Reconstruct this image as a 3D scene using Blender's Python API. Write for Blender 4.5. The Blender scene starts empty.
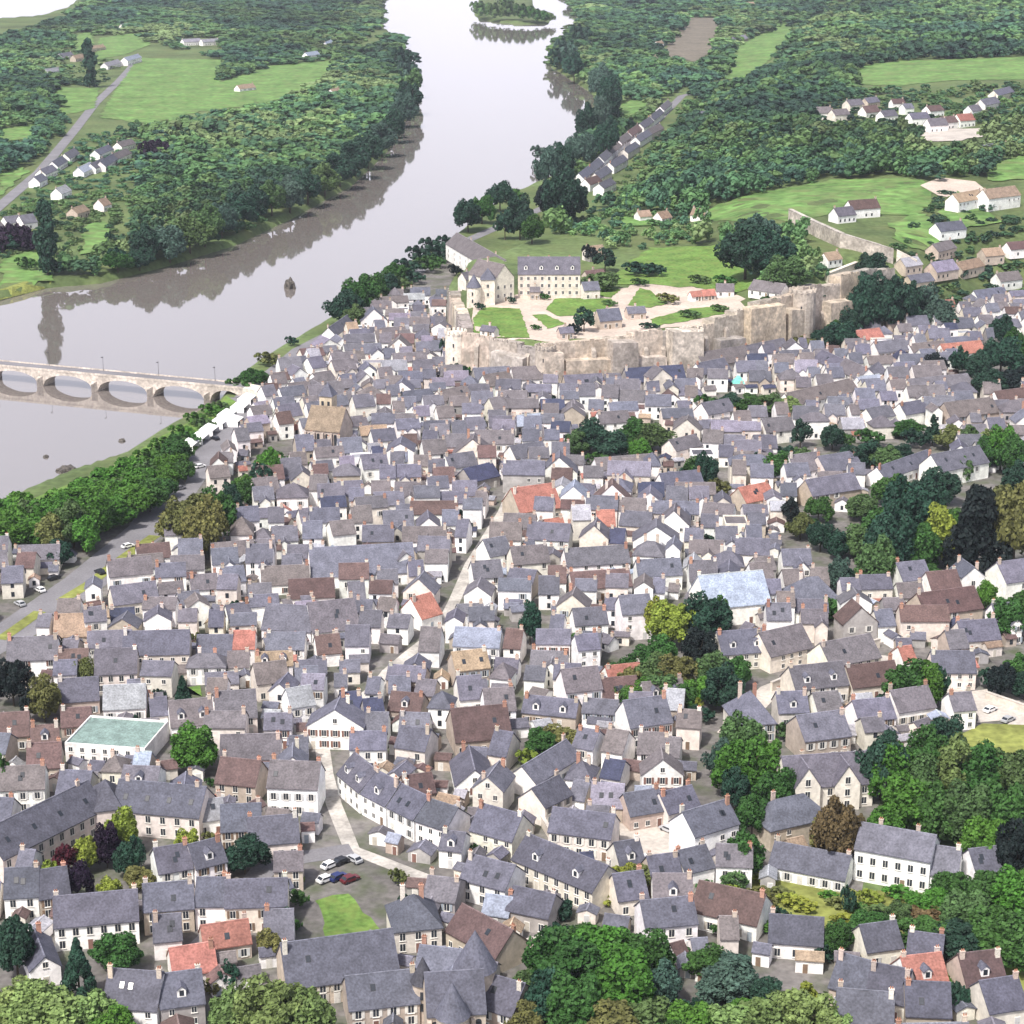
import bpy, bmesh, math, random
import numpy as np
from mathutils import Vector, Matrix
random.seed(7); rng = np.random.default_rng(7)
SC = bpy.context.scene
COL = SC.collection
PI = math.pi
# ------------------------------------------------------------------ camera
CAMH, F = 202.0, 2000.0
TH = math.atan(622.0 / F)
cT, sT = math.cos(TH), math.sin(TH)
cam_d = bpy.data.cameras.new('camera'); cam = bpy.data.objects.new('camera', cam_d); COL.objects.link(cam)
cam.location = (0, 0, CAMH); cam.rotation_euler = (PI / 2 - TH, 0, 0)
cam_d.sensor_width = 36; cam_d.lens = 36 * F / 1024; cam_d.clip_start = 1; cam_d.clip_end = 20000
SC.camera = cam
def ray(x, y):
    u, v = (x - 512) / F, (y - 512) / F
    return np.array([u, cT - v * sT, -sT - v * cT])
def Pz(x, y, z):
    d = ray(x, y); t = (z - CAMH) / d[2]
    return np.array([d[0] * t, d[1] * t, z])
def proj(X, Y, Z):
    X, Y, Z = np.asarray(X, float), np.asarray(Y, float), np.asarray(Z, float) - CAMH
    zc = Y * cT - Z * sT; up = Y * sT + Z * cT
    zc = np.maximum(zc, 1)
    return 512 + F * X / zc, 512 - F * up / zc, F / zc
def inpoly(poly, X, Y):
    poly = np.asarray(poly, float); X = np.asarray(X, float); Y = np.asarray(Y, float)
    ins = np.zeros(X.shape, bool); n = len(poly); j = n - 1
    for i in range(n):
        xi, yi = poly[i]; xj, yj = poly[j]
        if yi != yj:
            c = ((yi > Y) != (yj > Y)) & (X < (xj - xi) * (Y - yi) / (yj - yi) + xi)
            ins ^= c
        j = i
    return ins
def segdist(X, Y, a, b):
    ax, ay = a[0], a[1]; bx, by = b[0], b[1]
    dx, dy = bx - ax, by - ay
    t = np.clip(((X - ax) * dx + (Y - ay) * dy) / (dx * dx + dy * dy + 1e-9), 0, 1)
    return np.hypot(X - ax - t * dx, Y - ay - t * dy)
def polydist(poly, X, Y, closed=True):
    d = np.full(np.shape(X), 1e9); n = len(poly)
    for i in range(n if closed else n - 1):
        d = np.minimum(d, segdist(X, Y, poly[i], poly[(i + 1) % n]))
    return d
def smooth(t):
    t = np.clip(t, 0, 1); return t * t * (3 - 2 * t)
# ------------------------------------------------------------------ terrain
ZW = -4.0
def wpoly(px, z): return [tuple(Pz(x, y, z)[:2]) for x, y in px]
RIVER = wpoly([(-260, 330), (-60, 308), (0, 301), (48, 288), (100, 284), (170, 266), (235, 246), (292, 219), (352, 186), (388, 152),
    (411, 112), (413, 70), (400, 40), (378, 24), (384, 0), (395, -40), (560, -40), (566, 0), (578, 20), (556, 44), (549, 66), (590, 92), (604, 112),
    (594, 146), (556, 176), (512, 196), (480, 216), (452, 240), (400, 270), (345, 312), (322, 326), (258, 364), (232, 384), (214, 408),
    (160, 434), (120, 460), (70, 476), (0, 506), (-60, 530), (-260, 600)], ZW)
ISLE = wpoly([(474, 14), (480, -8), (530, -6), (536, 10), (553, 14), (548, 25), (512, 24), (478, 20)], ZW)
ARM = wpoly([(-80, 26), (0, 20), (40, 17), (66, 9), (80, -2), (60, -20), (-80, -20)], ZW)
HILL = wpoly([(462, 376), (545, 389), (690, 373), (800, 347), (892, 324), (1024, 302), (1500, 280), (1500, -40), (835, -40),
    (800, 20), (755, 50), (705, 98), (668, 140), (628, 190), (575, 228), (520, 252), (452, 284), (448, 322)], 0)
HW = [6, 6, 6, 8, 60, 80, 60, 60, 60, 120, 120, 90, 70, 60, 50, 30, 12, 7]
def H(X, Y):
    X = np.asarray(X, float); Y = np.asarray(Y, float)
    ih = inpoly(HILL, X, Y)
    de = np.full(X.shape, 1e9); dm = np.full(X.shape, 1e9)
    for i in range(len(HILL)):
        d = segdist(X, Y, HILL[i], HILL[(i + 1) % len(HILL)])
        de = np.minimum(de, d / HW[i]); dm = np.minimum(dm, d)
    z = np.where(ih, smooth(de) * (18 + 9 * smooth((X - 92) / 55) + 0.05 * np.clip(dm - 90, 0, 420)), 0.0)
    far = np.clip((Y - 1300) / 1500, 0, 1)
    z = z + ih * smooth(de) * far * 6 * np.sin(X / 170) * np.cos(Y / 230)
    ir = inpoly(RIVER, X, Y) & ~inpoly(ISLE, X, Y)
    dr = np.minimum(polydist(RIVER, X, Y), polydist(ISLE, X, Y))
    sr = np.where(ir, -dr, dr)
    ia = inpoly(ARM, X, Y); da = polydist(ARM, X, Y); sr = np.minimum(sr, np.where(ia, -da, da))
    bank = smooth((sr + 4) / 8)            # 0 in the water, 1 on the bank
    return z * smooth((sr - 4) / 20) + (1 - bank) * -9.0
def H1(x, y): return float(H(np.array([x]), np.array([y]))[0])
_ts = np.concatenate([np.linspace(200, 1500, 420), np.geomspace(1510, 7000, 260)])
def P(x, y):
    d = ray(x, y); d = d / np.hypot(d[0], d[1])
    X, Y, Z = d[0] * _ts, d[1] * _ts, CAMH + d[2] * _ts
    h = H(X, Y); b = np.nonzero(Z <= h)[0]
    if len(b) == 0: k = len(_ts) - 1; return np.array([X[k], Y[k], h[k]])
    k = b[0]
    if k == 0: return np.array([X[0], Y[0], h[0]])
    g0, g1 = Z[k - 1] - h[k - 1], h[k] - Z[k]; a = g0 / (g0 + g1 + 1e-9)
    t = _ts[k - 1] + a * (_ts[k] - _ts[k - 1])
    return np.array([d[0] * t, d[1] * t, CAMH + d[2] * t])
# ------------------------------------------------------------------ materials
def mat(name, base=None, attr=None, objcol=False, rough=0.9, grain=0.25, gscale=1.5, patch=0.2, pscale=0.12, spec=0.2, trans=0.0, tint=None):
    m = bpy.data.materials.new(name); m.use_nodes = True
    nt = m.node_tree; N = nt.nodes; L = nt.links; b = N['Principled BSDF']
    b.inputs['Roughness'].default_value = rough; b.inputs['Specular IOR Level'].default_value = spec
    if attr: s = N.new('ShaderNodeAttribute'); s.attribute_name = attr; src = s.outputs['Color']
    elif objcol: s = N.new('ShaderNodeObjectInfo'); src = s.outputs['Color']
    else: s = N.new('ShaderNodeRGB'); s.outputs[0].default_value = (*base, 1); src = s.outputs[0]
    geo = N.new('ShaderNodeNewGeometry')
    n1 = N.new('ShaderNodeTexNoise'); n1.inputs['Scale'].default_value = gscale; n1.inputs['Detail'].default_value = 3; L.new(geo.outputs['Position'], n1.inputs['Vector'])
    n2 = N.new('ShaderNodeTexNoise'); n2.inputs['Scale'].default_value = pscale; n2.inputs['Detail'].default_value = 4; L.new(geo.outputs['Position'], n2.inputs['Vector'])
    def rng_(node, amt):
        mr = N.new('ShaderNodeMapRange'); mr.inputs['From Min'].default_value = 0.3; mr.inputs['From Max'].default_value = 0.7
        mr.inputs['To Min'].default_value = 1 - amt; mr.inputs['To Max'].default_value = 1 + amt
        L.new(node.outputs['Fac'], mr.inputs['Value']); return mr.outputs[0]
    mu = N.new('ShaderNodeMath'); mu.operation = 'MULTIPLY'; L.new(rng_(n1, grain), mu.inputs[0]); L.new(rng_(n2, patch), mu.inputs[1])
    vm = N.new('ShaderNodeVectorMath'); vm.operation = 'SCALE'; L.new(src, vm.inputs[0]); L.new(mu.outputs[0], vm.inputs['Scale'])
    out = vm.outputs[0]
    if tint:
        mx = N.new('ShaderNodeMix'); mx.data_type = 'RGBA'; mx.inputs['B'].default_value = (*tint, 1)
        n3 = N.new('ShaderNodeTexNoise'); n3.inputs['Scale'].default_value = pscale * 2.3; n3.inputs['Detail'].default_value = 5; L.new(geo.outputs['Position'], n3.inputs['Vector'])
        mr = N.new('ShaderNodeMapRange'); mr.inputs['From Min'].default_value = 0.45; mr.inputs['From Max'].default_value = 0.7; mr.inputs['To Max'].default_value = 0.75
        L.new(n3.outputs['Fac'], mr.inputs['Value']); L.new(mr.outputs[0], mx.inputs['Factor']); L.new(out, mx.inputs['A']); out = mx.outputs['Result']
    L.new(out, b.inputs['Base Color'])
    if trans > 0:
        tb = N.new('ShaderNodeBsdfTranslucent'); L.new(out, tb.inputs['Color'])
        ms = N.new('ShaderNodeMixShader'); ms.inputs[0].default_value = trans
        L.new(b.outputs[0], ms.inputs[1]); L.new(tb.outputs[0], ms.inputs[2]); L.new(ms.outputs[0], N['Material Output'].inputs['Surface'])
    return m
M_WALL = mat('plaster', attr='Col', grain=.12, gscale=1.2, patch=.16, pscale=.35)
M_ROOF = mat('roofing', attr='Col', grain=.3, gscale=2.2, patch=.22, pscale=.4, rough=.75, spec=.3)
M_CHIM = mat('chimney_render', attr='Col', grain=.2, gscale=3)
M_GLASS = mat('window_glass', base=(.03, .035, .045), rough=.25, spec=.5, grain=.1)
M_FRAME = mat('window_surround', base=(.72, .70, .66), grain=.05)
M_SHUT = mat('painted_shutter', objcol=True, grain=.1)
M_STONE = mat('castle_stone', base=(.42, .37, .32), grain=.28, gscale=.9, patch=.25, pscale=.12, tint=(.27, .24, .21))
M_RAMP = mat('rampart_stone', attr='Col', grain=.32, gscale=.8, patch=.35, pscale=.12, tint=(.24, .215, .185))
M_LEAF = mat('leaves', objcol=True, grain=.4, gscale=1.1, patch=.25, pscale=.4, trans=.12, rough=.7)
M_LEAFA = mat('woodland_leaves', attr='Col', grain=.2, gscale=.3, patch=.25, pscale=.03, trans=.12, rough=.7)
M_BARK = mat('bark', base=(.07, .055, .04), grain=.3)
M_ROAD = mat('asphalt', base=(.19, .185, .20), grain=.12, gscale=1.5, patch=.15, pscale=.08)
M_STREET = mat('street_paving', base=(.42, .395, .365), grain=.2, gscale=1, patch=.3, pscale=.15)
M_PAVE = mat('pale_paving', base=(.46, .42, .38), grain=.15, gscale=1, patch=.2, pscale=.1)
M_TOWN = mat('town_ground', base=(.15, .14, .135), grain=.25, gscale=.6, patch=.3, pscale=.06, tint=(.07, .09, .04))
M_COURT = mat('pink_gravel', base=(.50, .42, .36), grain=.15, gscale=.8, patch=.15, pscale=.06)
M_GRASS = mat('lawn_grass', base=(.115, .205, .045), grain=.35, gscale=.7, patch=.3, pscale=.1, tint=(.17, .22, .06))
M_FIELD = mat('field_grass', base=(.115, .215, .058), grain=.4, gscale=.16, patch=.3, pscale=.035, tint=(.16, .19, .075))
M_OLIVE = mat('dry_grass', base=(.20, .22, .06), grain=.3, gscale=.5, patch=.3, pscale=.08)
M_BROWN = mat('bare_field', base=(.16, .14, .11), grain=.25, gscale=.2, patch=.2, pscale=.03)
M_LAND = mat('rough_land', base=(.095, .135, .05), grain=.3, gscale=.3, patch=.4, pscale=.015, tint=(.13, .15, .06))
M_WHITE = mat('white_canvas', base=(.82, .82, .82), grain=.05)
M_METAL = mat('dark_metal', base=(.05, .05, .055), grain=.1, rough=.5)
M_PAINT = mat('car_paint', objcol=True, grain=.02, rough=.35, spec=.5)
M_ROCK = mat('rock', base=(.10, .09, .08), grain=.4, gscale=1)
def water_mat():
    m = bpy.data.materials.new('river_water'); m.use_nodes = True
    N = m.node_tree.nodes; L = m.node_tree.links; b = N['Principled BSDF']
    b.inputs['Base Color'].default_value = (.17, .15, .14, 1); b.inputs['Roughness'].default_value = .035
    b.inputs['IOR'].default_value = 2.5; b.inputs['Specular IOR Level'].default_value = .6
    g = N.new('ShaderNodeNewGeometry'); n = N.new('ShaderNodeTexNoise'); n.inputs['Scale'].default_value = .35; n.inputs['Detail'].default_value = 4
    L.new(g.outputs['Position'], n.inputs['Vector'])
    bp = N.new('ShaderNodeBump'); bp.inputs['Strength'].default_value = .05; bp.inputs['Distance'].default_value = .12
    L.new(n.outputs['Fac'], bp.inputs['Height']); L.new(bp.outputs[0], b.inputs['Normal'])
    return m
M_WATER = water_mat()
# ------------------------------------------------------------------ mesh builder
class MB:
    def __init__(s): s.v = []; s.f = []; s.m = []; s.c = []
    def add(s, verts, faces, mi=0, col=(1, 1, 1), T=None):
        o = len(s.v)
        s.v.extend([tuple(T @ Vector(p)) for p in verts] if T is not None else verts)
        for f in faces: s.f.append(tuple(i + o for i in f)); s.m.append(mi); s.c.append(col)
    def box(s, x0, x1, y0, y1, z0, z1, mi=0, col=(1, 1, 1), T=None):
        s.add([(x0, y0, z0), (x1, y0, z0), (x1, y1, z0), (x0, y1, z0), (x0, y0, z1), (x1, y0, z1), (x1, y1, z1), (x0, y1, z1)],
              [(0, 3, 2, 1), (4, 5, 6, 7), (0, 1, 5, 4), (1, 2, 6, 5), (2, 3, 7, 6), (3, 0, 4, 7)], mi, col, T)
    def cyl(s, r0, r1, z0, z1, n=12, mi=0, col=(1, 1, 1), T=None, cx=0, cy=0):
        vs = [(cx + r * math.cos(2 * PI * i / n), cy + r * math.sin(2 * PI * i / n), z) for r, z in ((r0, z0), (r1, z1)) for i in range(n)]
        fs = [(i, (i + 1) % n, n + (i + 1) % n, n + i) for i in range(n)] + [tuple(range(n - 1, -1, -1)), tuple(range(n, 2 * n))]
        s.add(vs, fs, mi, col, T)
    def mesh(s, name, mats):
        me = bpy.data.meshes.new(name); me.from_pydata(s.v, [], s.f)
        for m in mats: me.materials.append(m)
        if len(mats) > 1: me.polygons.foreach_set('material_index', s.m)
        a = me.attributes.new('Col', 'FLOAT_COLOR', 'FACE')
        a.data.foreach_set('color', np.array([(*c, 1) for c in s.c], np.float32).ravel())
        me.update(); return me
    def obj(s, name, mats, parent=None, loc=None, rz=0):
        if not isinstance(mats, (list, tuple)): mats = [mats]
        return place(name, s.mesh(name, mats), parent, loc, rz)
def place(name, me, parent=None, loc=None, rz=0):
    o = bpy.data.objects.new(name, me); COL.objects.link(o)
    if parent is not None: o.parent = parent
    if loc is not None: o.location = loc
    o.rotation_euler = (0, 0, rz)
    return o
def tag(o, label=None, cat=None, group=None, kind=None):
    if label: o['label'] = label
    if cat: o['category'] = cat
    if group: o['group'] = group
    if kind: o['kind'] = kind
    return o
def empty(name, loc, rz=0):
    o = bpy.data.objects.new(name, None); COL.objects.link(o); o.location = loc; o.rotation_euler = (0, 0, rz); o.empty_display_size = 2
    return o
def sheet(name, px, material, off=.05, L=14.0, kind='structure', world=False, label=None, cat=None, group=None):
    pts = px if world else [tuple(P(x, y)[:2]) for x, y in px]
    if name in ('field', 'lawn', 'meadow', 'park_lawn', 'ploughed_field', 'pale_yard', 'castle_courtyard'):      # ragged edges
        st = 2.5 if name == 'lawn' else 7; am = .5 if name == 'lawn' else 2.2; q = []
        for (ax, ay), (bx, by) in zip(pts, pts[1:] + pts[:1]):
            n = max(1, int(math.hypot(bx - ax, by - ay) / st))
            for i in range(n): q.append((ax + (bx - ax) * i / n + random.uniform(-am, am), ay + (by - ay) * i / n + random.uniform(-am, am) * 2))
        pts = q
    bm = bmesh.new(); vs = [bm.verts.new((x, y, 0)) for x, y in pts]; f = bm.faces.new(vs)
    if f.normal.z < 0: bmesh.ops.reverse_faces(bm, faces=[f])
    bmesh.ops.triangulate(bm, faces=bm.faces[:])
    for _ in range(7):
        es = [e for e in bm.edges if e.calc_length() > L * (1 + max(0, e.verts[0].co.y - 900) / 700)]
        if not es or len(bm.faces) > 6000: break
        bmesh.ops.subdivide_edges(bm, edges=es, cuts=1); bmesh.ops.triangulate(bm, faces=[q for q in bm.faces if len(q.verts) > 3])
    bm.verts.ensure_lookup_table()
    xy = np.array([(v.co.x, v.co.y) for v in bm.verts]); z = H(xy[:, 0], xy[:, 1]) + off
    for v, q in zip(bm.verts, z): v.co.z = q
    bm.normal_update()
    for q in bm.faces:
        if q.normal.z < 0: q.normal_flip()
    me = bpy.data.meshes.new(name); bm.to_mesh(me); bm.free(); me.materials.append(material)
    o = place(name, me); tag(o, label, cat, group, kind); return o
def ribbon(name, px, width, material, off=.08, world=None, kind='structure'):
    pts = [np.array(p[:2]) for p in world] if world else [P(x, y)[:2] for x, y in px]
    res = [pts[0]]
    for a, b in zip(pts, pts[1:]):
        n = max(1, int(np.hypot(*(b - a)) / 8))
        for i in range(1, n + 1): res.append(a + (b - a) * i / n)
    mb = MB(); n = len(res); vs = []
    for i, p in enumerate(res):
        d = res[min(i + 1, n - 1)] - res[max(i - 1, 0)]; d = d / (np.hypot(*d) + 1e-9); q = np.array([-d[1], d[0]]) * width / 2
        for s in (-1, -.33, .33, 1):
            r = p + q * s; vs.append((r[0], r[1], 0))
    z = H(np.array([v[0] for v in vs]), np.array([v[1] for v in vs])) + off
    vs = [(v[0], v[1], zz) for v, zz in zip(vs, z)]
    fs = [(4 * i + k, 4 * i + k + 4, 4 * i + k + 5, 4 * i + k + 1)[::-1] for i in range(n - 1) for k in range(3)]
    mb.add(vs, fs); o = mb.obj(name, material); tag(o, kind=kind); return o
# ------------------------------------------------------------------ colours
ROOF = {'S': (.104, .106, .14), 'R': (.29, .125, .10), 'B': (.105, .068, .066), 'G': (.26, .26, .29), 'N': (.25, .185, .135), 'D': (.045, .05, .09),
        'U': (.26, .29, .37), 'V': (.18, .165, .215), 'M': (.24, .34, .31), 'Q': (.18, .55, .48)}
WALL = {'W': (.85, .83, .81), 'C': (.70, .645, .58), 'T': (.46, .39, .33), 'K': (.36, .34, .33)}
RNAME = {'S': 'grey slate', 'R': 'red tile', 'B': 'brown tile', 'G': 'pale zinc', 'N': 'tan', 'D': 'dark navy', 'U': 'light blue', 'V': 'violet grey', 'M': 'mint green flat', 'Q': 'turquoise'}
WNAME = {'W': 'white', 'C': 'cream', 'T': 'beige', 'K': 'grey'}
def jit(c, a=.12):
    k = 1 + random.uniform(-a, a); return tuple(max(0, min(.9, x * k * (1 + random.uniform(-.03, .03)))) for x in c)
# ------------------------------------------------------------------ light, sky, air
w = bpy.data.worlds.new('World'); SC.world = w; w.use_nodes = True
SUN_EL, SUN_AZ = math.radians(55), math.radians(-32)      # light comes from behind the camera, a little to its left
wn = w.node_tree.nodes; sky = wn.new('ShaderNodeTexSky'); sky.sky_type = 'NISHITA'; sky.sun_disc = False
sky.sun_elevation = SUN_EL; sky.sun_rotation = PI - SUN_AZ * -1; sky.air_density = 1.0; sky.dust_density = 6.0; sky.ozone_density = 2.0
wn['Background'].inputs['Strength'].default_value = .095
wl = w.node_tree.links; tc = wn.new('ShaderNodeTexCoord'); sep = wn.new('ShaderNodeSeparateXYZ'); wl.new(tc.outputs['Generated'], sep.inputs[0])
cr = wn.new('ShaderNodeMapRange'); cr.inputs['From Min'].default_value = .02; cr.inputs['From Max'].default_value = .58; cr.inputs['To Min'].default_value = 1.0; cr.inputs['To Max'].default_value = .03; wl.new(sep.outputs['Z'], cr.inputs['Value'])
cn = wn.new('ShaderNodeTexNoise'); cn.inputs['Scale'].default_value = 3; cn.inputs['Detail'].default_value = 5; wl.new(tc.outputs['Generated'], cn.inputs['Vector'])
cm = wn.new('ShaderNodeMapRange'); cm.inputs['To Min'].default_value = .8; cm.inputs['To Max'].default_value = 1.1; wl.new(cn.outputs['Fac'], cm.inputs['Value'])
cmul = wn.new('ShaderNodeMath'); cmul.operation = 'MULTIPLY'; cmul.use_clamp = True; wl.new(cr.outputs[0], cmul.inputs[0]); wl.new(cm.outputs[0], cmul.inputs[1])
cmx = wn.new('ShaderNodeMix'); cmx.data_type = 'RGBA'; cmx.inputs['B'].default_value = (12.2, 12.0, 13.6, 1); wl.new(sky.outputs[0], cmx.inputs['A']); wl.new(cmul.outputs[0], cmx.inputs['Factor']); wl.new(cmx.outputs['Result'], wn['Background'].inputs['Color'])
sl = bpy.data.lights.new('sun', 'SUN'); sun = bpy.data.objects.new('sun', sl); COL.objects.link(sun)
sl.energy = 3.5; sl.angle = math.radians(4); sl.color = (1, .965, .91)
sd = Vector((math.sin(SUN_AZ) * math.cos(SUN_EL), -math.cos(SUN_AZ) * math.cos(SUN_EL), math.sin(SUN_EL)))   # towards the sun
sun.rotation_euler = sd.to_track_quat('Z', 'Y').to_euler(); sun.location = (0, 0, 400)
sky.sun_rotation = math.atan2(sd.x, sd.y)
SC.view_settings.view_transform = 'Standard'; SC.view_settings.look = 'None'; SC.view_settings.exposure = .52
hz = bpy.data.materials.new('haze_air'); hz.use_nodes = True; hn = hz.node_tree.nodes; hn.remove(hn['Principled BSDF'])
pv = hn.new('ShaderNodeVolumePrincipled'); pv.inputs['Density'].default_value = .000045; pv.inputs['Color'].default_value = (.80, .86, .95, 1); pv.inputs['Anisotropy'].default_value = .3
hz.node_tree.links.new(pv.outputs[0], hn['Material Output'].inputs['Volume'])
mb = MB(); mb.box(-2900, 2900, -120, 7600, -11.5, 212); tag(mb.obj('haze', hz), kind='stuff')
# ------------------------------------------------------------------ ground, water, roads, fields
def terrain():
    ys = np.concatenate([np.arange(150, 1150, 6.0), np.geomspace(1156, 7300, 190)]); us = np.linspace(-1, 1, 330)
    YY, UU = np.meshgrid(ys, us, indexing='ij'); XX = UU * (YY * .30 + 130)
    ZZ = H(XX, YY); n, m = YY.shape
    v = np.stack([XX, YY, ZZ], -1).reshape(-1, 3); i = np.arange(n * m).reshape(n, m)
    f = np.stack([i[:-1, :-1], i[:-1, 1:], i[1:, 1:], i[1:, :-1]], -1).reshape(-1, 4)
    me = bpy.data.meshes.new('ground'); me.vertices.add(len(v)); me.vertices.foreach_set('co', v.ravel())
    me.loops.add(f.size); me.loops.foreach_set('vertex_index', f.ravel().astype(np.int32))
    me.polygons.add(len(f)); me.polygons.foreach_set('loop_start', np.arange(0, f.size, 4, dtype=np.int32)); me.update(calc_edges=True)
    me.materials.append(M_LAND); me.polygons.foreach_set('use_smooth', np.ones(len(f), bool)); tag(place('ground', me), kind='structure')
terrain()
mb = MB(); mb.add([(-2600, 200, ZW), (1200, 200, ZW), (1200, 7250, ZW), (-2600, 7250, ZW)], [(0, 1, 2, 3)])
tag(mb.obj('river_water', M_WATER), kind='structure')
TOWN = [(-40, 575), (0, 556), (60, 548), (150, 515), (190, 470), (232, 412), (262, 384), (325, 338), (352, 318), (400, 285), (445, 250), (470, 246), (450, 285), (448, 325), (462, 378),
        (545, 391), (690, 375), (800, 349), (892, 326), (960, 310), (1060, 290), (1060, 700), (1000, 725), (950, 735), (880, 800), (860, 900), (960, 960), (1060, 980), (1060, 1080), (-40, 1080)]
sheet('town_ground', TOWN, M_TOWN, .06, 40)
QROAD = [(-30, 655), (20, 628), (88, 580), (150, 528), (204, 452), (243, 398), (300, 350), (352, 323), (400, 285), (450, 248), (510, 222), (572, 196), (618, 160), (682, 96), (770, 66), (860, 40)]
MAIN = [(514, 486), (503, 512), (470, 565), (455, 600), (440, 630), (408, 655), (388, 672), (376, 688), (345, 710), (322, 745), (326, 775), (334, 805), (352, 850), (408, 872), (455, 890), (500, 905)]
RST = [(1050, 725), (1000, 712), (955, 692), (920, 665), (850, 655), (800, 678), (770, 690), (728, 735)]
LROAD = [(-30, 232), (0, 206), (40, 172), (75, 130), (95, 104), (120, 80), (136, 62)]
ribbon('quay_road', QROAD[:6], 15, M_ROAD, .12); ribbon('river_road', QROAD[5:], 8, M_ROAD, .14)
ribbon('street', MAIN, 3.6, M_STREET, .12); ribbon('street', RST, 6, M_PAVE, .12); ribbon('island_road', LROAD, 9, M_ROAD, .25)
ribbon('street', [(512, 962), (530, 950), (553, 938)], 3.4, M_STREET, .12); ribbon('street', [(352, 850), (300, 858), (262, 872), (210, 940), (180, 968)], 6, M_ROAD, .13)
ribbon('street', [(840, 655), (760, 650), (700, 640)], 3.4, M_STREET, .11)
ribbon('grass_verge', [(62, 601), (90, 584), (118, 562), (155, 536)], 4.2, M_OLIVE, .2); ribbon('grass_verge', [(0, 640), (12, 632), (40, 612)], 4, M_OLIVE, .2)
sheet('plaza', [(618, 806), (690, 818), (692, 872), (622, 868)], M_PAVE, .16)
sheet('pale_yard', [(952, 690), (985, 684), (1060, 712), (1060, 738), (975, 722)], M_PAVE, .2)
sheet('lawn', [(317, 900), (350, 895), (386, 936), (330, 950)], M_GRASS, .25)
sheet('grass_bank', [(-60, 545), (0, 512), (80, 480), (118, 464), (162, 436), (210, 412), (226, 396), (236, 402), (205, 440), (150, 505), (60, 545), (0, 554)], M_GRASS, .15)
for q in ([(722, 905), (735, 882), (775, 876), (850, 888), (940, 900), (945, 935), (860, 945), (780, 930), (735, 925)], [(935, 975), (985, 955), (1060, 985), (1060, 1000), (985, 990)]): sheet('meadow', q, M_OLIVE, .2)
sheet('meadow', [(962, 738), (985, 725), (1060, 732), (1060, 790), (1000, 800), (965, 770)], M_OLIVE, .22)
sheet('meadow', [(140, 688), (205, 684), (206, 692), (150, 694)], M_GRASS, .2)
# castle terrace grounds
sheet('castle_courtyard', [(470, 344), (474, 300), (516, 296), (590, 298), (640, 282), (690, 286), (740, 296), (745, 318), (640, 334), (545, 346)], M_COURT, .12, 10)
for q in ([(474, 338), (473, 318), (484, 308), (520, 309), (530, 338), (505, 340)], [(545, 310), (556, 299), (612, 299), (614, 306), (585, 316), (560, 317)], [(532, 315), (546, 315), (565, 324), (548, 329)],
          [(592, 296), (612, 287), (620, 290), (612, 298)], [(627, 306), (640, 288), (650, 291), (668, 304), (650, 308)], [(650, 320), (690, 309), (722, 306), (724, 314), (680, 323), (655, 326)]):
    sheet('lawn', q, M_GRASS, .3, 8)
sheet('park_lawn', [(612, 284), (628, 262), (650, 248), (720, 244), (752, 262), (760, 286), (735, 293), (690, 288), (650, 284)], M_GRASS, .3, 10)
FIELDS = [[(688, 218), (720, 205), (765, 192), (830, 180), (905, 178), (938, 186), (925, 214), (880, 216), (838, 214), (800, 222), (740, 222)], [(850, 84), (862, 66), (900, 61), (1060, 56), (1060, 80), (960, 80), (900, 86)],
          [(100, 118), (112, 96), (138, 58), (222, 60), (220, 82), (262, 84), (255, 105), (200, 112), (150, 124)], [(222, 82), (268, 66), (338, 60), (330, 75), (290, 96), (262, 105)],
          [(55, 88), (100, 88), (95, 108), (62, 116)], [(95, 60), (100, 38), (145, 32), (150, 45), (125, 55)], [(0, 176), (20, 165), (28, 172), (0, 196)], [(0, 262), (30, 250), (60, 262), (50, 285), (0, 295)],
          [(890, 222), (925, 214), (945, 240), (920, 252), (895, 240)], [(985, 165), (1060, 150), (1060, 176), (990, 182)], [(735, 48), (785, 22), (800, 26), (770, 60), (745, 80), (720, 78)], [(612, 108), (640, 98), (650, 104), (620, 124)],
          [(618, 218), (660, 212), (665, 226), (620, 228)], [(955, 190), (1000, 222), (960, 232), (940, 215)], [(85, 226), (108, 222), (110, 250), (80, 256)], [(0, 130), (40, 124), (30, 140), (0, 142)], [(70, 40), (90, 30), (95, 44), (75, 52)]]
for i_, q in enumerate(FIELDS): sheet('field', q, M_FIELD, .3 + .035 * i_, 20)
sheet('ploughed_field', [(660, 56), (690, 18), (722, 18), (715, 50), (695, 62)], M_BROWN, .5, 30)
sheet('pale_yard', [(912, 142), (925, 131), (985, 128), (980, 138), (950, 142)], M_PAVE, .5, 20)
sheet('sandy_bank', [(0, 301), (48, 288), (52, 282), (30, 280), (0, 290), (-60, 300), (-60, 308)], M_OLIVE, .3, 10)
sheet('gravel_path', [(920, 186), (940, 178), (975, 182), (985, 190), (960, 200), (938, 196)], M_COURT, .45, 14)
CLEAR = [list(q) for q in FIELDS] + [[(660, 56), (690, 18), (722, 18), (715, 50), (695, 62)], [(905, 145), (925, 125), (990, 125), (985, 142)], 
    [(815, 226), (890, 205), (900, 225), (892, 264), (800, 246)], [(935, 178), (1060, 180), (1060, 216), (950, 212)], [(590, 300), (612, 284), (628, 262), (650, 248), (720, 244), (752, 262), (760, 290), (735, 330), (500, 380), (440, 330), (440, 235), (600, 236)],
    [(570, 206), (600, 160), (682, 92), (690, 94), (640, 150), (592, 206)], [(180, 50), (180, 38), (222, 38), (222, 50)], [(115, 72), (118, 50), (150, 50), (150, 66)],
    [(750, 370), (780, 300), (860, 265), (905, 310), (880, 340)]]
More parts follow.
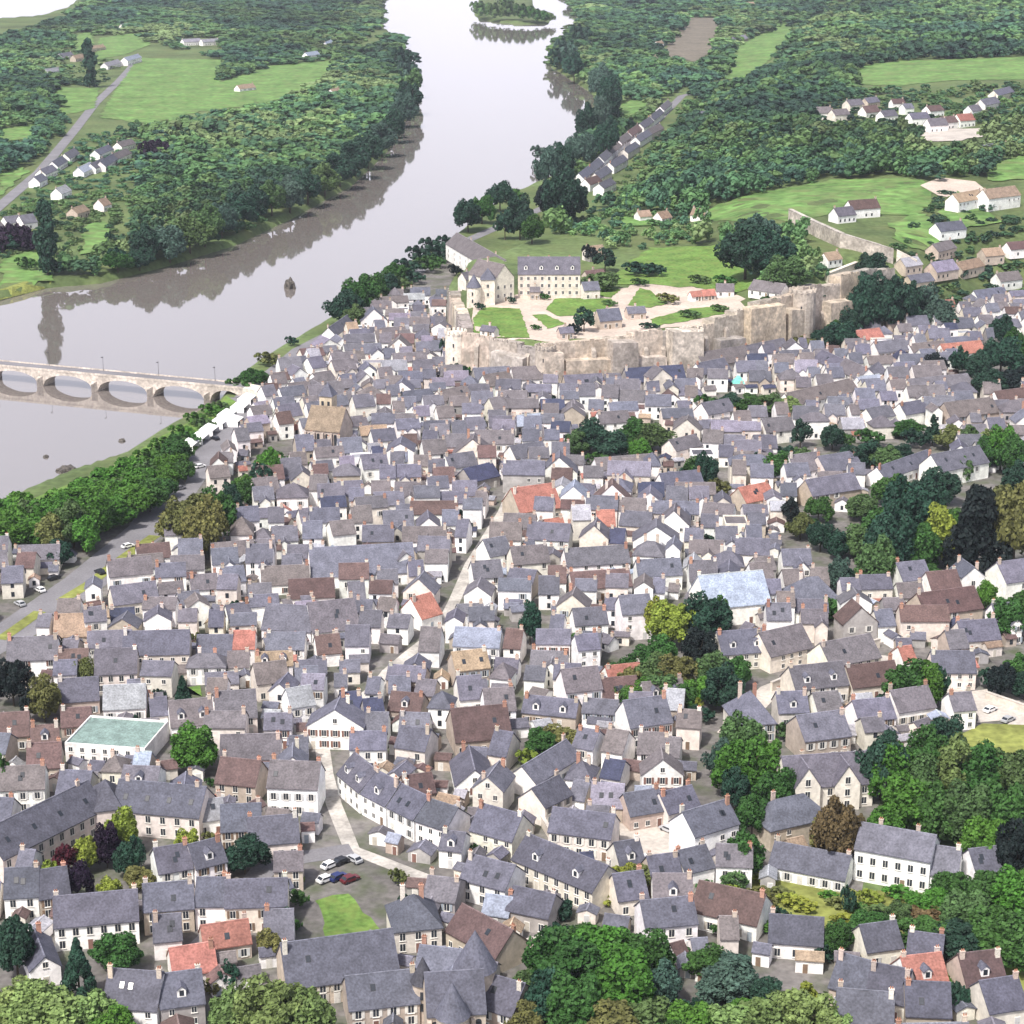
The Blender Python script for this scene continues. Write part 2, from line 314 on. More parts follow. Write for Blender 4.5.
LOW = [[(-20, 260), (0, 205), (40, 180), (60, 145), (110, 130), (150, 140), (128, 200), (112, 256), (50, 282), (0, 290)], [(812, 134), (820, 106), (870, 96), (1000, 86), (1040, 78), (1040, 104), (1000, 140), (900, 140)], [(885, 228), (960, 214), (1060, 216), (1060, 306), (940, 310), (905, 290), (890, 262)],
    [(600, 204), (640, 156), (700, 98), (715, 104), (660, 160), (625, 206)], [(560, 244), (580, 208), (690, 216), (700, 246), (640, 252)], [(800, 258), (830, 238), (890, 262), (900, 290), (850, 290)], [(60, 76), (60, 50), (120, 46), (120, 70), (95, 92)], [(885, 214), (930, 184), (1060, 196), (1060, 240), (960, 240), (895, 240)], [(750, 224), (790, 206), (830, 214), (830, 228), (795, 232)], [(820, 228), (830, 216), (900, 214), (900, 232)]]
# ------------------------------------------------------------------ houses
class Grid(list):
    def __init__(s): super().__init__(); s.g = {}
    def append(s, o):
        super().append(o); r = o[5]
        for i in range(int((o[0] - r) // 16), int((o[0] + r) // 16) + 1):
            for j in range(int((o[1] - r) // 16), int((o[1] + r) // 16) + 1): s.g.setdefault((i, j), []).append(o)
    def hit(s, o):
        r = o[5]
        return any(obb_hit(o, b) for i in range(int((o[0] - r) // 16), int((o[0] + r) // 16) + 1) for j in range(int((o[1] - r) // 16), int((o[1] + r) // 16) + 1) for b in s.g.get((i, j), ()))
OBBS = Grid()          # (cx, cy, hx, hy, rz, r) of every footprint
def obb_hit(a, b):
    d = math.hypot(a[0] - b[0], a[1] - b[1])
    if d > a[5] + b[5]: return False
    for p, q in ((a, b), (b, a)):
        c, s = math.cos(p[4]), math.sin(p[4])
        for ux, uy, h in ((c, s, p[2]), (-s, c, p[3])):
            c2, s2 = math.cos(q[4]), math.sin(q[4])
            rq = q[2] * abs(ux * c2 + uy * s2) + q[3] * abs(-ux * s2 + uy * c2)
            if abs(ux * (q[0] - p[0]) + uy * (q[1] - p[1])) > h + rq: return False
    return True
def obb(cx, cy, w, d, rz, pad=0.0): return (cx, cy, w / 2 + pad, d / 2 + pad, rz, math.hypot(w, d) / 2 + pad)
HOUSES = []        # dicts
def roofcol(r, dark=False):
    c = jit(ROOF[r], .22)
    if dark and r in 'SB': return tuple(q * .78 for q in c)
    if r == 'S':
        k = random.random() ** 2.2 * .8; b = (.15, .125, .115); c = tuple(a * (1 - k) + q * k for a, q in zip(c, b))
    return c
def spec(c, w, d, rz, hw, roof, wall, typ='g', fixed=True, pitch=None, z=None, **k):
    h = dict(c=c, w=w, d=d, rz=rz, hw=hw, roof=roof, wall=wall, typ=typ, fixed=fixed, pitch=pitch or random.uniform(.78, 1.0), rc=roofcol(roof), wc=jit(WALL[wall], .1), **k)
    h['z'] = H1(*c) if z is None else z
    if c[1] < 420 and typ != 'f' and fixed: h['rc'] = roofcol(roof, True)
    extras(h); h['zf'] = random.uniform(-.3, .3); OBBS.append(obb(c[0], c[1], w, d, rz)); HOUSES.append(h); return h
def from_px(x1, y1, x2, y2, hw, d, roof='S', wall='W', typ='g', **k):
    a, b = P(x1, y1), P(x2, y2); v = b[:2] - a[:2]; w = np.hypot(*v); rz = math.atan2(v[1], v[0]); n = np.array([-v[1], v[0]]) / w
    if n[1] < 0: n = -n; rz += PI
    c = (a[:2] + b[:2]) / 2 + n * d / 2
    return spec(tuple(c), w, d, rz, hw, roof, wall, typ, **k)
def walls_roof(h, mw, mr, T=None, wi=0, ri=0):
    """walls into mw, roof into mr; local frame: facade on -y"""
    w, d, hw, t, typ = h['w'], h['d'], h['hw'], h['pitch'], h['typ']; wc, rc = h['wc'], h['rc']
    X, Y = w / 2, d / 2; R = None
    if typ == 'e': X, Y = Y, X; R = Matrix.Rotation(PI / 2, 4, 'Z')
    if T is not None: R = T @ R if R is not None else T
    if typ == 'f':
        mw.box(-X, X, -Y, Y, -1, hw, wi, wc, R)
        for a in ((-X, X, -Y, -Y + .3), (-X, X, Y - .3, Y), (-X, -X + .3, -Y + .3, Y - .3), (X - .3, X, -Y + .3, Y - .3)): mw.box(*a, hw, hw + .7, wi, wc, R)
        mr.box(-X + .31, X - .31, -Y + .31, Y - .31, hw + .01, hw + .25, ri, rc, R); return
    o = .35; th = .22; ap = hw + Y * t
    if typ in ('h',):
        rx = max(0.0, X - Y * .85); mw.box(-X, X, -Y, Y, -1, hw, wi, wc, R)
        e = [(-X - o, -Y - o, hw - .05), (X + o, -Y - o, hw - .05), (X + o, Y + o, hw - .05), (-X - o, Y + o, hw - .05)]
        e2 = [(a, b, c + th) for a, b, c in e]; top = [(-rx, 0, ap + th), (rx + .01, 0, ap + th)]
        mr.add(e + e2 + top, [(3, 2, 1, 0), (0, 1, 5, 4), (1, 2, 6, 5), (2, 3, 7, 6), (3, 0, 4, 7), (4, 5, 9, 8), (5, 6, 9), (6, 7, 8, 9), (7, 4, 8)], ri, rc, R); return
    vs = [(-X, -Y, -1), (X, -Y, -1), (X, Y, -1), (-X, Y, -1), (-X, -Y, hw), (X, -Y, hw), (X, Y, hw), (-X, Y, hw), (-X, 0, ap), (X, 0, ap)]
    mw.add(vs, [(0, 1, 5, 4), (2, 3, 7, 6), (1, 2, 6, 9, 5), (3, 0, 4, 8, 7), (0, 3, 2, 1), (4, 5, 9, 8), (6, 7, 8, 9)], wi, wc, R)
    g = .18; lo = .03; pr = [(-Y - o, hw - o * t + lo), (0, ap + lo), (Y + o, hw - o * t + lo), (Y + o, hw - o * t + lo + th), (0, ap + lo + th), (-Y - o, hw - o * t + lo + th)]
    v = [(x, y, z) for x in (-X - g, X + g) for y, z in pr]
    mr.add(v, [(0, 5, 4, 1), (1, 4, 3, 2), (6, 7, 10, 11), (7, 8, 9, 10), (0, 1, 7, 6), (1, 2, 8, 7), (2, 3, 9, 8), (3, 4, 10, 9), (4, 5, 11, 10), (5, 0, 6, 11)], ri, rc, R)
    zr = ap + lo + th; rr = tuple(min(.5, q * 1.5 + .03) for q in rc); mr.box(-X - g - .01, X + g + .01, -.16, .16, zr - .12, zr + .07, ri, rr, R)
def chimney_mb(mb, x, y, z0, z1, col, w=.9, d=.55, T=None, mi=0):
    mb.box(x - w / 2, x + w / 2, y - d / 2, y + d / 2, z0, z1, mi, col, T); mb.box(x - w / 2 - .08, x + w / 2 + .08, y - d / 2 - .08, y + d / 2 + .08, z1, z1 + .15, mi, col, T)
    for k in (-.22, .22): mb.cyl(.13, .1, z1 + .15, z1 + .6, 6, mi, (.35, .16, .10), T, x + k * w, y)
def win_mesh(name, w, h, shutters=False):
    m = MB(); m.box(-w / 2 - .1, w / 2 + .1, -.04, .04, -h / 2 - .1, h / 2 + .1, 1); m.box(-w / 2, w / 2, -.06, -.035, -h / 2, h / 2, 0)
    m.box(-.04, .04, -.09, -.055, -h / 2, h / 2, 1); m.box(-w / 2 - .18, w / 2 + .18, -.16, -.03, -h / 2 - .2, -h / 2 - .08, 1)
    mats = [M_GLASS, M_FRAME]
    if shutters:
        for s in (-1, 1): m.box(s * (w / 2 + .38) - .26, s * (w / 2 + .38) + .26, -.11, -.02, -h / 2 - .05, h / 2 + .05, 2)
        mats.append(M_SHUT)
    return m.mesh(name, mats)
WINS = [win_mesh('window', 1.05, 1.55), win_mesh('window', 1.05, 1.55, True), win_mesh('window', .9, 1.1)]
def door_mesh():
    m = MB(); m.box(-.62, .62, -.05, .05, 0, 2.35, 1); m.box(-.48, .48, -.08, -.045, .03, 2.2, 0); m.box(.3, .36, -.14, -.07, 1.0, 1.12, 2); return m.mesh('door', [M_SHUT, M_FRAME, M_METAL])
DOOR = door_mesh()
def skylight_mesh():
    m = MB(); m.box(-.5, .5, -.7, .7, -.05, .06, 1); m.box(-.42, .42, -.62, .62, .061, .09, 0); return m.mesh('skylight', [M_GLASS, M_METAL])
SKYL = skylight_mesh()
def dormer_mesh():
    m = MB(); m.add([(-.8, -.9, -.4), (.8, -.9, -.4), (.8, 1.3, -.4), (-.8, 1.3, -.4), (-.8, -.9, 1.1), (.8, -.9, 1.1), (.8, 1.3, 1.1), (-.8, 1.3, 1.1), (0, -.9, 1.75), (0, 1.3, 1.75)],
                    [(0, 1, 5, 8, 4), (1, 2, 6, 5), (2, 3, 7, 9, 6), (3, 0, 4, 7), (0, 3, 2, 1), (4, 8, 9, 7), (5, 6, 9, 8)], 0, WALL['W'])
    for s in (-1, 1): m.add([(s * 1.0, -1.1, 1.0), (0, -1.1, 1.83), (0, 1.35, 1.83), (s * 1.0, 1.35, 1.0), (s * 1.0, -1.1, 1.12), (0, -1.1, 1.95), (0, 1.35, 1.95), (s * 1.0, 1.35, 1.12)],
                            [(0, 1, 2, 3), (4, 7, 6, 5), (0, 4, 5, 1), (1, 5, 6, 2), (2, 6, 7, 3), (3, 7, 4, 0)], 1, ROOF['S'])
    m.box(-.42, .42, -.95, -.89, -.1, 1.05, 2); return m.mesh('dormer', [M_WALL, M_ROOF, M_GLASS])
DORM = dormer_mesh()
SHC = [(.55, .55, .55, 1), (.3, .34, .38, 1), (.2, .11, .09, 1), (.5, .46, .4, 1), (.62, .6, .56, 1), (.66, .64, .6, 1), (.2, .14, .1, 1)]
def ztop(h, x, y):   # height of the roof above local point
    if h['typ'] == 'e': x, y, Y = y, x, h['w'] / 2
    else: Y = h['d'] / 2
    return h['hw'] + max(0, Y - abs(y)) * h['pitch']
def house_things(h, detail=2, name='house'):
    z = h['z'] - .05
    root = empty(name, (h['c'][0], h['c'][1], z), h['rz']); h['root'] = root
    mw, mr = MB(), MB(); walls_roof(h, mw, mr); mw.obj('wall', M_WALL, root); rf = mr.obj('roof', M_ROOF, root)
    w, d, hw, typ = h['w'], h['d'], h['hw'], h['typ']
    if typ != 'f':
        n = 1 if random.random() < .55 else 2; h['nch'] = n; sgn = random.choice((-1, 1))
        for k in range(n):
            s = sgn * (1 if k == 0 else -1)
            if typ == 'e': x, y = s * .15 * w, (d / 2 - .55) * (1 if k == 0 else -1)
            elif typ == 'h': x, y = s * .2 * w, .18 * d
            else: x, y = s * (w / 2 - .55), random.uniform(-.12, .12) * d
            zz = ztop(h, x, y); m = MB(); chimney_mb(m, x, y, zz - .8, h['hw'] + (w if typ == 'e' else d) / 2 * h['pitch'] + random.uniform(.7, 1.5), jit(random.choice(((.5, .42, .36), (.42, .24, .18), (.62, .58, .52))), .15)); m.obj('chimney', M_CHIM, rf)
    else: h['nch'] = 0
    mw, mr = MB(), MB()
    if ext_geo(h, mw, mr): mw.obj('extension_wall', M_WALL, root); mr.obj('extension_roof', M_ROOF, root)
    k_ = h.get('ext')
    st = max(1, int(round(hw / 2.9))); step = 2.5 if detail == 2 else 3.4; nc = max(1, int((w - .8) / step)); dcol = random.randrange(nc); sc = random.choice(SHC); wt = random.choice((0, 1, 1, 2))
    for f in range(st):
        zc = 1.55 + f * (hw - .35) / st
        if zc + .9 > hw: zc = hw - .95
        for c in range(nc):
            x = (c + .5) * w / nc - w / 2
            if k_ and abs(x - k_['x']) < k_['w'] / 2 + .6 and (k_['kind'] == 'gable' or f == 0):
                if k_['kind'] == 'gable' and abs(x - k_['x']) < k_['w'] / 2 - .7: place('window', WINS[wt], root, (x, -d / 2 - k_['dd'] - .03, min(zc, k_['hw'] - .9))).color = sc
                continue
            if f == 0 and c == dcol:
                o = place('door', DOOR, root, (x, -d / 2 - .03, .0)); o.color = random.choice(SHC); continue
            if detail < 2 and random.random() < .35: continue
            if detail < 2 and f == 0 and st > 1: continue
            if random.random() < .1: continue
            o = place('window', WINS[wt], root, (x, -d / 2 - .03, zc)); o.color = sc
    if typ == 'e' and detail == 2 and h['w'] > 5: place('window', WINS[2], root, (0, -d / 2 - .03, hw + w / 2 * h['pitch'] * .35)).color = sc
    if typ == 'g' and d > 6 and w > 5 and not k_:
        r = random.random(); a = math.atan(h['pitch'])
        if r < .42:
            for k in range(random.choice((1, 1, 2))):
                x = random.uniform(-w / 2 + 1.6, w / 2 - 1.6) if w > 4 else 0; yy = -d * random.uniform(.2, .32)
                o = place('skylight', SKYL, rf, (x, yy, ztop(h, x, yy) + .27)); o.rotation_euler = (a, 0, 0)
        elif r < .62 and detail == 2:
            nn = 1 if w < 9 else 2
            for k in range(nn): x = (k + .5) * w / nn - w / 2; yy = -d * .3; place('dormer', DORM, rf, (x, yy, ztop(h, x, yy) - .15))
    return root
def extras(h):
    r = random.random(); w, d = h['w'], h['d']; h['ext'] = None
    if h['fixed'] or h['typ'] != 'g' or w < 6.5: return
    if r < .22:
        k = dict(kind='gable', w=random.uniform(3.2, .5 * w), x=random.uniform(-.25, .25) * w, dd=random.uniform(2.2, 3.2), hw=h['hw'] * random.uniform(.85, 1.0)); h['ext'] = k
    elif r < .42: h['ext'] = dict(kind='lean', w=random.uniform(.4, .75) * w, x=random.uniform(-.12, .12) * w, dd=random.uniform(1.6, 2.6), hw=random.uniform(2.1, 2.7))
def ext_geo(h, mw, mr, T=None, wi=0, ri=0):
    k = h.get('ext')
    if not k: return False
    d = h['d']; T = T or Matrix.Identity(4)
    if k['kind'] == 'gable':
        dd = k['dd'] + d * .4; g = dict(w=k['w'], d=dd, hw=k['hw'], pitch=h['pitch'] * 1.05, typ='e', wc=h['wc'], rc=h['rc']); walls_roof(g, mw, mr, T @ Matrix.Translation((k['x'], -d / 2 - k['dd'] + dd / 2, 0)), wi, ri)
    else:
        x0, x1, y0, y1, z = k['x'] - k['w'] / 2, k['x'] + k['w'] / 2, -d / 2 - k['dd'], -d / 2 + .05, k['hw']
        mw.add([(x0, y0, -1), (x1, y0, -1), (x1, y1, -1), (x0, y1, -1), (x0, y0, z), (x1, y0, z), (x1, y1, z + 1), (x0, y1, z + 1)], [(0, 3, 2, 1), (4, 5, 6, 7), (0, 1, 5, 4), (1, 2, 6, 5), (2, 3, 7, 6), (3, 0, 4, 7)], wi, h['wc'], T)
        rc = jit(random.choice((ROOF['B'], ROOF['S'], ROOF['R'], ROOF['G'], h['rc'])), .15)
        mr.add([(x0 - .2, y0 - .25, z), (x1 + .2, y0 - .25, z), (x1 + .2, y1 - .06, z + 1.12), (x0 - .2, y1 - .06, z + 1.12), (x0 - .2, y0 - .25, z + .18), (x1 + .2, y0 - .25, z + .18), (x1 + .2, y1 - .06, z + 1.3), (x0 - .2, y1 - .06, z + 1.3)], [(0, 3, 2, 1), (4, 5, 6, 7), (0, 1, 5, 4), (1, 2, 6, 5), (2, 3, 7, 6), (3, 0, 4, 7)], ri, rc, T)
    return True
BIG = []     # stuff houses merged: one mesh
def house_stuff(h, m):
    T = Matrix.Translation((h['c'][0], h['c'][1], h['z'] - .05)) @ Matrix.Rotation(h['rz'], 4, 'Z')
    walls_roof(h, m, m, T, 0, 1); ext_geo(h, m, m, T, 0, 1)
    w, d, hw = h['w'], h['d'], h['hw']
    if h['typ'] == 'g':
        s = random.choice((-1, 1)); chimney_mb(m, s * (w / 2 - .55), 0, hw + 1, hw + d / 2 * h['pitch'] + 1.1, jit((.5, .42, .36)), T=T)
    nc = max(1, int(w / 3.2))
    for f in range(max(1, int(round(hw / 2.9)))):
        for c in range(nc):
            if random.random() < .7:
                x = (c + .5) * w / nc - w / 2; zc = 1.5 + f * 2.8
                if zc + .8 < hw: m.box(x - .5, x + .5, -d / 2 - .06, -d / 2 + .02, zc - .75, zc + .75, 2, (1, 1, 1), T)
SPEC = """5 885 108 832 6 11 S C curved|56 952 140 944 5.5 9 S W|145 936 195 932 5.5 9 S T|226 934 288 932 6 9 S C|196 930 226 930 5.5 9 S W|6 922 40 920 5.5 9 S W|41 921 72 916 5 9 S T
-12 815 46 812 6 9 S W|174 990 218 983 3 8 R W|205 965 252 958 3.5 7 R T|32 990 62 984 4 12 S W e|104 1030 158 1034 5 10 S W|162 1032 206 1026 5 10 S K|160 895 194 889 5 9 S W|197 890 228 882 5 8 S W|197 838 226 834 4 7 G W|222 852 262 850 5 9 S C|216 802 256 806 5 9 B T
268 815 318 817 7 10 S W|250 862 300 858 4 10 S C|338 795 360 814 5.5 9 S W|362 815 386 828 5.5 9 S W|388 829 414 842 5.5 9 S W|416 843 446 853 5.5 9 S W|456 798 494 796 3 14 S W e|288 1010 400 994 4.5 13 S T|395 955 442 950 5 11 S C h|350 1034 420 1026 5 10 S T|446 948 496 976 4 9 B T|478 1030 512 1040 5 10 S T
470 850 512 862 5 9 S C|460 900 505 912 5 9 S W|482 926 508 930 3 6 U K|406 812 436 808 4 8 B T|536 800 580 772 4 8 S W|545 828 572 814 5 8 S C|548 854 610 862 5.5 9 S C|512 880 592 914 5 10 S C|590 822 622 824 4 9 V T|630 832 665 826 4 8 S T|668 830 700 822 4 8 S C
694 866 738 852 7 9 S W|685 895 714 888 5 8 S W|653 902 683 898 4 9 S T|690 928 756 943 4 10 B W|645 955 697 950 6 9 S W|618 918 648 914 4 8 S C|506 927 548 936 4 8 S K|620 884 645 880 4 8 S C|770 852 830 838 5 10 S T h|768 879 844 894 3.2 9 S W|768 958 822 962 3.6 9 S W|866 970 902 965 4 8 S C|905 975 940 980 4 8 S T
975 890 1008 886 4 8 S W|908 1005 948 1000 3.5 9 R W|828 1005 862 1015 4 10 S T|864 1016 904 1024 4 10 S C|905 1034 950 1036 4 9 S T|835 1042 892 1047 4 9 S W|965 1010 1005 1005 5 9 B T|988 1032 1026 1026 4 9 S C
124 676 190 674 6 10 S C|96 694 138 692 5.5 11 S C|54 645 90 644 2.5 10 N T|86 642 108 640 6 7 S W|88 658 132 656 3 8 S W|8 678 58 676 5 10 S W|66 762 146 768 4.5 17 M W f|0 752 30 750 4 9 B T|32 760 60 758 4 8 B K|28 784 62 782 4 9 B T|172 742 215 738 4 11 S W|217 738 258 735 5 12 S C|60 717 100 714 4 10 S T|62 738 92 736 3 8 B T|104 722 146 720 3.5 10 G W
192 606 219 604 5 8 S W|214 570 256 566 4 8 S W|182 620 203 617 3.5 8 S W|230 635 253 632 4 8 S W|115 618 160 612 4 9 S C|112 634 136 632 3 7 D K|262 596 310 594 3.5 9 S W|312 590 416 584 4 16 S W|290 608 335 606 3 9 B W|262 642 311 645 4 12 S W|313 646 360 641 4 13 S W|399 582 414 580 7 8 S W e|318 668 342 666 4 9 B W
258 702 290 698 5 9 S C|292 730 316 726 6 8 G W|422 632 442 626 4 10 R W|350 612 366 611 4 8 S W|384 538 414 537 4 8 S W|302 534 322 532 4 8 S W|344 728 364 726 4 9 D T|367 737 386 735 4 9 D K|388 724 420 727 4 8 B T|456 757 512 752 4 13 B T|486 730 516 728 5 9 S W|460 714 484 712 4 9 S W|456 692 490 688 6 8 N T|490 572 512 568 5 9 S W|474 594 503 592 5 9 S W
567 580 630 576 4.5 9 S W|573 602 632 598 4 9 B W|514 580 550 577 5 9 S C|706 628 770 622 6 15 U W|622 641 652 639 8 9 S W|638 592 682 590 5 8 S W|610 694 645 690 3 8 R W|604 712 640 709 3 9 B T|722 672 770 668 5 11 S C|738 745 775 742 5 13 S C h|630 750 672 744 6 10 S W|646 716 686 712 4 8 S W|566 714 602 710 6 9 S W|578 678 600 676 8 7 S W|575 642 608 640 5 8 S W|520 524 562 518 4 14 R T|548 540 566 538 3 7 R T
795 616 840 613 4 12 S C h|902 600 930 597 6 10 S W|932 606 962 603 4 10 B W|925 632 982 624 5 11 B T|830 684 880 674 5 11 S C|770 674 812 664 5 11 S C|795 708 848 702 5 10 S C|852 702 900 696 4 9 B C|932 690 975 690 5 9 S C|1005 602 1040 597 6 11 S W|804 764 850 758 6 11 S T|898 727 935 721 4 9 S W|858 740 895 736 5 9 S W|962 655 1000 652 4 9 S C
892 334 926 331 6 9 S W|978 310 1008 306 5 8 S W|850 350 884 346 4 9 R W|945 364 985 360 4 9 R W|878 366 911 362 6 8 S W|913 364 948 360 5 8 S W|812 370 834 380 5 9 S W|835 380 858 391 5 9 S W|792 418 858 402 5 9 S W|912 402 972 396 5 9 S C|950 430 998 424 5 10 S T|1000 414 1030 410 4 9 B W|940 488 988 478 6 11 S W|885 490 935 472 4 8 S W|795 486 824 482 5 10 S W|826 486 862 480 5 11 S C|812 510 860 502 5 9 S T|766 445 795 442 5 9 S W|862 394 884 391 3 8 U W|905 427 928 423 5 8 S W|872 429 895 425 4 8 S W
702 386 730 380 5 8 S W|652 398 672 396 8 8 S C e|600 436 630 434 5 8 S W|516 472 548 467 5 9 S W|598 481 660 476 4 8 S W|664 500 704 496 4 9 S W|515 434 545 431 3 8 U K|746 514 775 508 4 9 R T|676 464 702 458 5 8 S C|708 427 735 422 5 9 S W|628 392 686 388 4 10 D K|704 378 752 370 5 11 S K|476 392 512 390 5 10 S K|514 394 546 392 6 9 S W|752 366 790 358 4 9 S K|566 396 604 394 4 8 S T|440 356 462 372 4 8 S C
334 379 358 377 7 8 S W|336 346 357 331 5 7 S W|384 349 408 347 5 9 S C|364 488 389 486 7 8 S W|374 457 397 455 6 8 S W|356 427 376 425 8 8 S C|405 412 435 409 4 8 S W|443 413 472 408 5 8 S C|488 398 514 394 5 8 S W|494 424 508 422 6 8 S C|472 493 500 486 4 9 D K|450 479 478 475 4 8 S W"""
curved = []
for line in SPEC.replace('\n', '|').split('|'):
    q = line.split(); nums = [float(x) for x in q[:6]]; rest = q[6:]
    typ = rest[2] if len(rest) > 2 and rest[2] in 'gehf' else 'g'
    h = from_px(*nums, rest[0], rest[1], typ)
    if len(rest) > 2 and rest[2] == 'curved': HOUSES.remove(h); curved.append(h)
# second wing of the courtyard building
h = from_px(113, 834, 200, 842, 6, 11, 'S', 'C'); HOUSES.remove(h); curved.append(h)
# ------------------------------------------------------------------ landmark buildings
LM = []    # (phrase, world xyz)
def lm(phrase, x, y): LM.append((phrase, P(x, y)))
def add_windows(parent, w, d, zs, n, k=0, skip=0, y=None, col=(.5, .48, .45, 1)):
    for z in zs:
        for c in range(n):
            if random.random() < skip: continue
            place('window', WINS[k], parent, ((c + .5) * w / n - w / 2, (-d / 2 if y is None else y) - .03, z)).color = col
def big_house(name, label, cat, h, zs, n, k=0, chim=2, dorm=0):
    if h in HOUSES: HOUSES.remove(h)
    root = empty(name, (h['c'][0], h['c'][1], h['z'] - .05), h['rz']); tag(root, label, cat)
    mw, mr = MB(), MB(); walls_roof(h, mw, mr); mw.obj('wall', M_WALL, root); rf = mr.obj('roof', M_ROOF, root)
    w, d = h['w'], h['d']
    add_windows(root, w if h['typ'] != 'e' else w, d, zs, n, k)
    place('door', DOOR, root, (random.uniform(-.2, .2) * w + .8, -d / 2 - .05, 0)).color = (.2, .15, .1, 1)
    for i in range(chim):
        x = (i + .5) * w / chim - w / 2; y = .12 * d; zz = ztop(h, x, y); m = MB(); chimney_mb(m, x, y, zz - .8, zz + 1.9, jit((.5, .42, .36))); m.obj('chimney', M_CHIM, rf)
    for i in range(dorm):
        x = (i + .5) * w / dorm - w / 2; y = -d * .33; place('dormer', DORM, rf, (x, y, ztop(h, x, y) - .1))
    return root
# courtyard building: two wings meeting at a bend
r = empty('courtyard_building', (*curved[0]['c'], -.05)); tag(r, 'long bent cream building with two slate roofed wings around a planted courtyard', 'building')
for h in curved:
    T = Matrix.Translation((h['c'][0] - curved[0]['c'][0], h['c'][1] - curved[0]['c'][1], 0)) @ Matrix.Rotation(h['rz'], 4, 'Z')
    mw, mr = MB(), MB(); walls_roof(h, mw, mr, T); mw.obj('wall', M_WALL, r); rf = mr.obj('roof', M_ROOF, r)
    n = int(h['w'] / 3)
    for z in (1.7, 4.5):
        for c in range(n):
            p = T @ Vector(((c + .5) * h['w'] / n - h['w'] / 2, -h['d'] / 2 - .03, z)); place('window', WINS[0], r, p, h['rz'])
    for c in range(4):
        x = (c + .5) * h['w'] / 4 - h['w'] / 2; yy = -h['d'] * .28; o = place('skylight', SKYL, rf, T @ Vector((x, yy, ztop(h, x, yy) + .27))); o.rotation_euler = (math.atan(h['pitch']), 0, h['rz'])
    for c in range(2):
        x = (c * .8 - .4) * h['w']; m = MB(); zz = ztop(h, x, 0); chimney_mb(m, x, 0, zz - 1, zz + 1.2, (.5, .42, .36), T=T); m.obj('chimney', M_CHIM, rf)
h = from_px(97, 838, 123, 835, 6.4, 12, 'S', 'C', 'h'); HOUSES.remove(h); h['wc'], h['rc'] = curved[0]['wc'], curved[0]['rc']; T = Matrix.Translation((h['c'][0] - curved[0]['c'][0], h['c'][1] - curved[0]['c'][1], 0)) @ Matrix.Rotation(h['rz'], 4, 'Z'); mw, mr = MB(), MB(); walls_roof(h, mw, mr, T); mw.obj('wall', M_WALL, r); mr.obj('roof', M_ROOF, r)
lm('the courtyard building', 100, 822)
# white villa
h = from_px(853, 880, 928, 894, 7.5, 10, 'S', 'W', pitch=.75); h['rc'] = (.12, .12, .15); h['wc'] = (.84, .84, .83)
big_house('white_villa', 'bright white villa with two rows of windows under a dark slate roof', 'villa', h, (1.9, 5.2), 6, 0, 2); lm('the white villa', 895, 870)
h = from_px(929, 893, 956, 897, 4.5, 9, 'S', 'W'); h['rc'] = (.13, .13, .16)
# gabled villa
h = from_px(786, 812, 872, 806, 6, 10, 'S', 'C', pitch=1.1)
r = big_house('gabled_villa', 'cream villa with steep twin front gables and slate roofs among trees', 'villa', h, (1.7, 4.4), 5, 0, 2)
for s in (-.28, .18):
    g = dict(w=6, d=7, hw=6.6, pitch=1.5, typ='e', wc=h['wc'], rc=h['rc']); mw, mr = MB(), MB(); T = Matrix.Translation((s * h['w'], -h['d'] / 2 + 2.2, 0))
    walls_roof(g, mw, mr, T); mw.obj('gable_wall', M_WALL, r); mr.obj('gable_roof', M_ROOF, r)
    for z in (1.7, 4.6, 7.6): place('window', WINS[0], r, (s * h['w'], -h['d'] / 2 - 1.33, z))
lm('the gabled villa', 835, 795)
def tower_round(parent, x, y, z0, r, hgt, cone, mw, mr, col, rc, name='tower'):
    m = MB(); m.cyl(r * 1.06, r, z0, z0 + hgt, 18, 0, col, None, x, y)
    t = m.obj(name, mw, parent)
    if cone:
        m = MB(); m.cyl(r + .4, .06, z0 + hgt - .05, z0 + hgt + cone, 18, 0, rc, None, x, y); m.obj('cone_roof', mr, t)
    else:
        m = MB()
        for i in range(14):
            a = 2 * PI * i / 14; T = Matrix.Translation((x + r * math.cos(a), y + r * math.sin(a), z0 + hgt)) @ Matrix.Rotation(a, 4, 'Z'); m.box(-.35, .35, -.5, .5, -.3, 1.2, 0, col, T)
        m.obj('battlement', mw, t)
    for k in range(2):
        m = MB(); m.box(-.3, .3, -.12, .12, -.8, .8, 0, (.02, .02, .025), Matrix.Translation((x - .2 * r, y - r * 1.02, z0 + hgt * (.45 + .3 * k)))); m.obj('slit_window', M_GLASS, t)
    return t
def church(name, label, px, hw, d, roof, wall, twin=True, lmname=None, square=None):
    h = from_px(*px, hw, d, roof, wall, pitch=1.15); HOUSES.remove(h)
    r = empty(name, (h['c'][0], h['c'][1], h['z'] - .05), h['rz']); tag(r, label, 'church')
    mw, mr = MB(), MB(); walls_roof(h, mw, mr); mw.obj('nave_wall', M_WALL, r); mr.obj('nave_roof', M_ROOF, r); w = h['w']
    for i in range(4):
        x = (i + .5) * w / 4 - w / 2; m = MB(); m.box(x - .55, x + .55, -d / 2 - .06, -d / 2 + .1, 1.8, hw - 1.8, 0); m.cyl(.55, .55, -.08, .08, 14, 0, T=Matrix.Translation((x, -d / 2 + .02, hw - 1.8)) @ Matrix.Rotation(PI / 2, 4, 'X')); m.obj('arched_window', M_GLASS, r)
        m = MB(); x2 = i * w / 4 - w / 2 + .3; m.box(x2 - .4, x2 + .4, -d / 2 - 1.1, -d / 2 - .02, -.5, hw - .8, 0, h['wc']); m.obj('buttress', M_WALL, r)
    return r, h
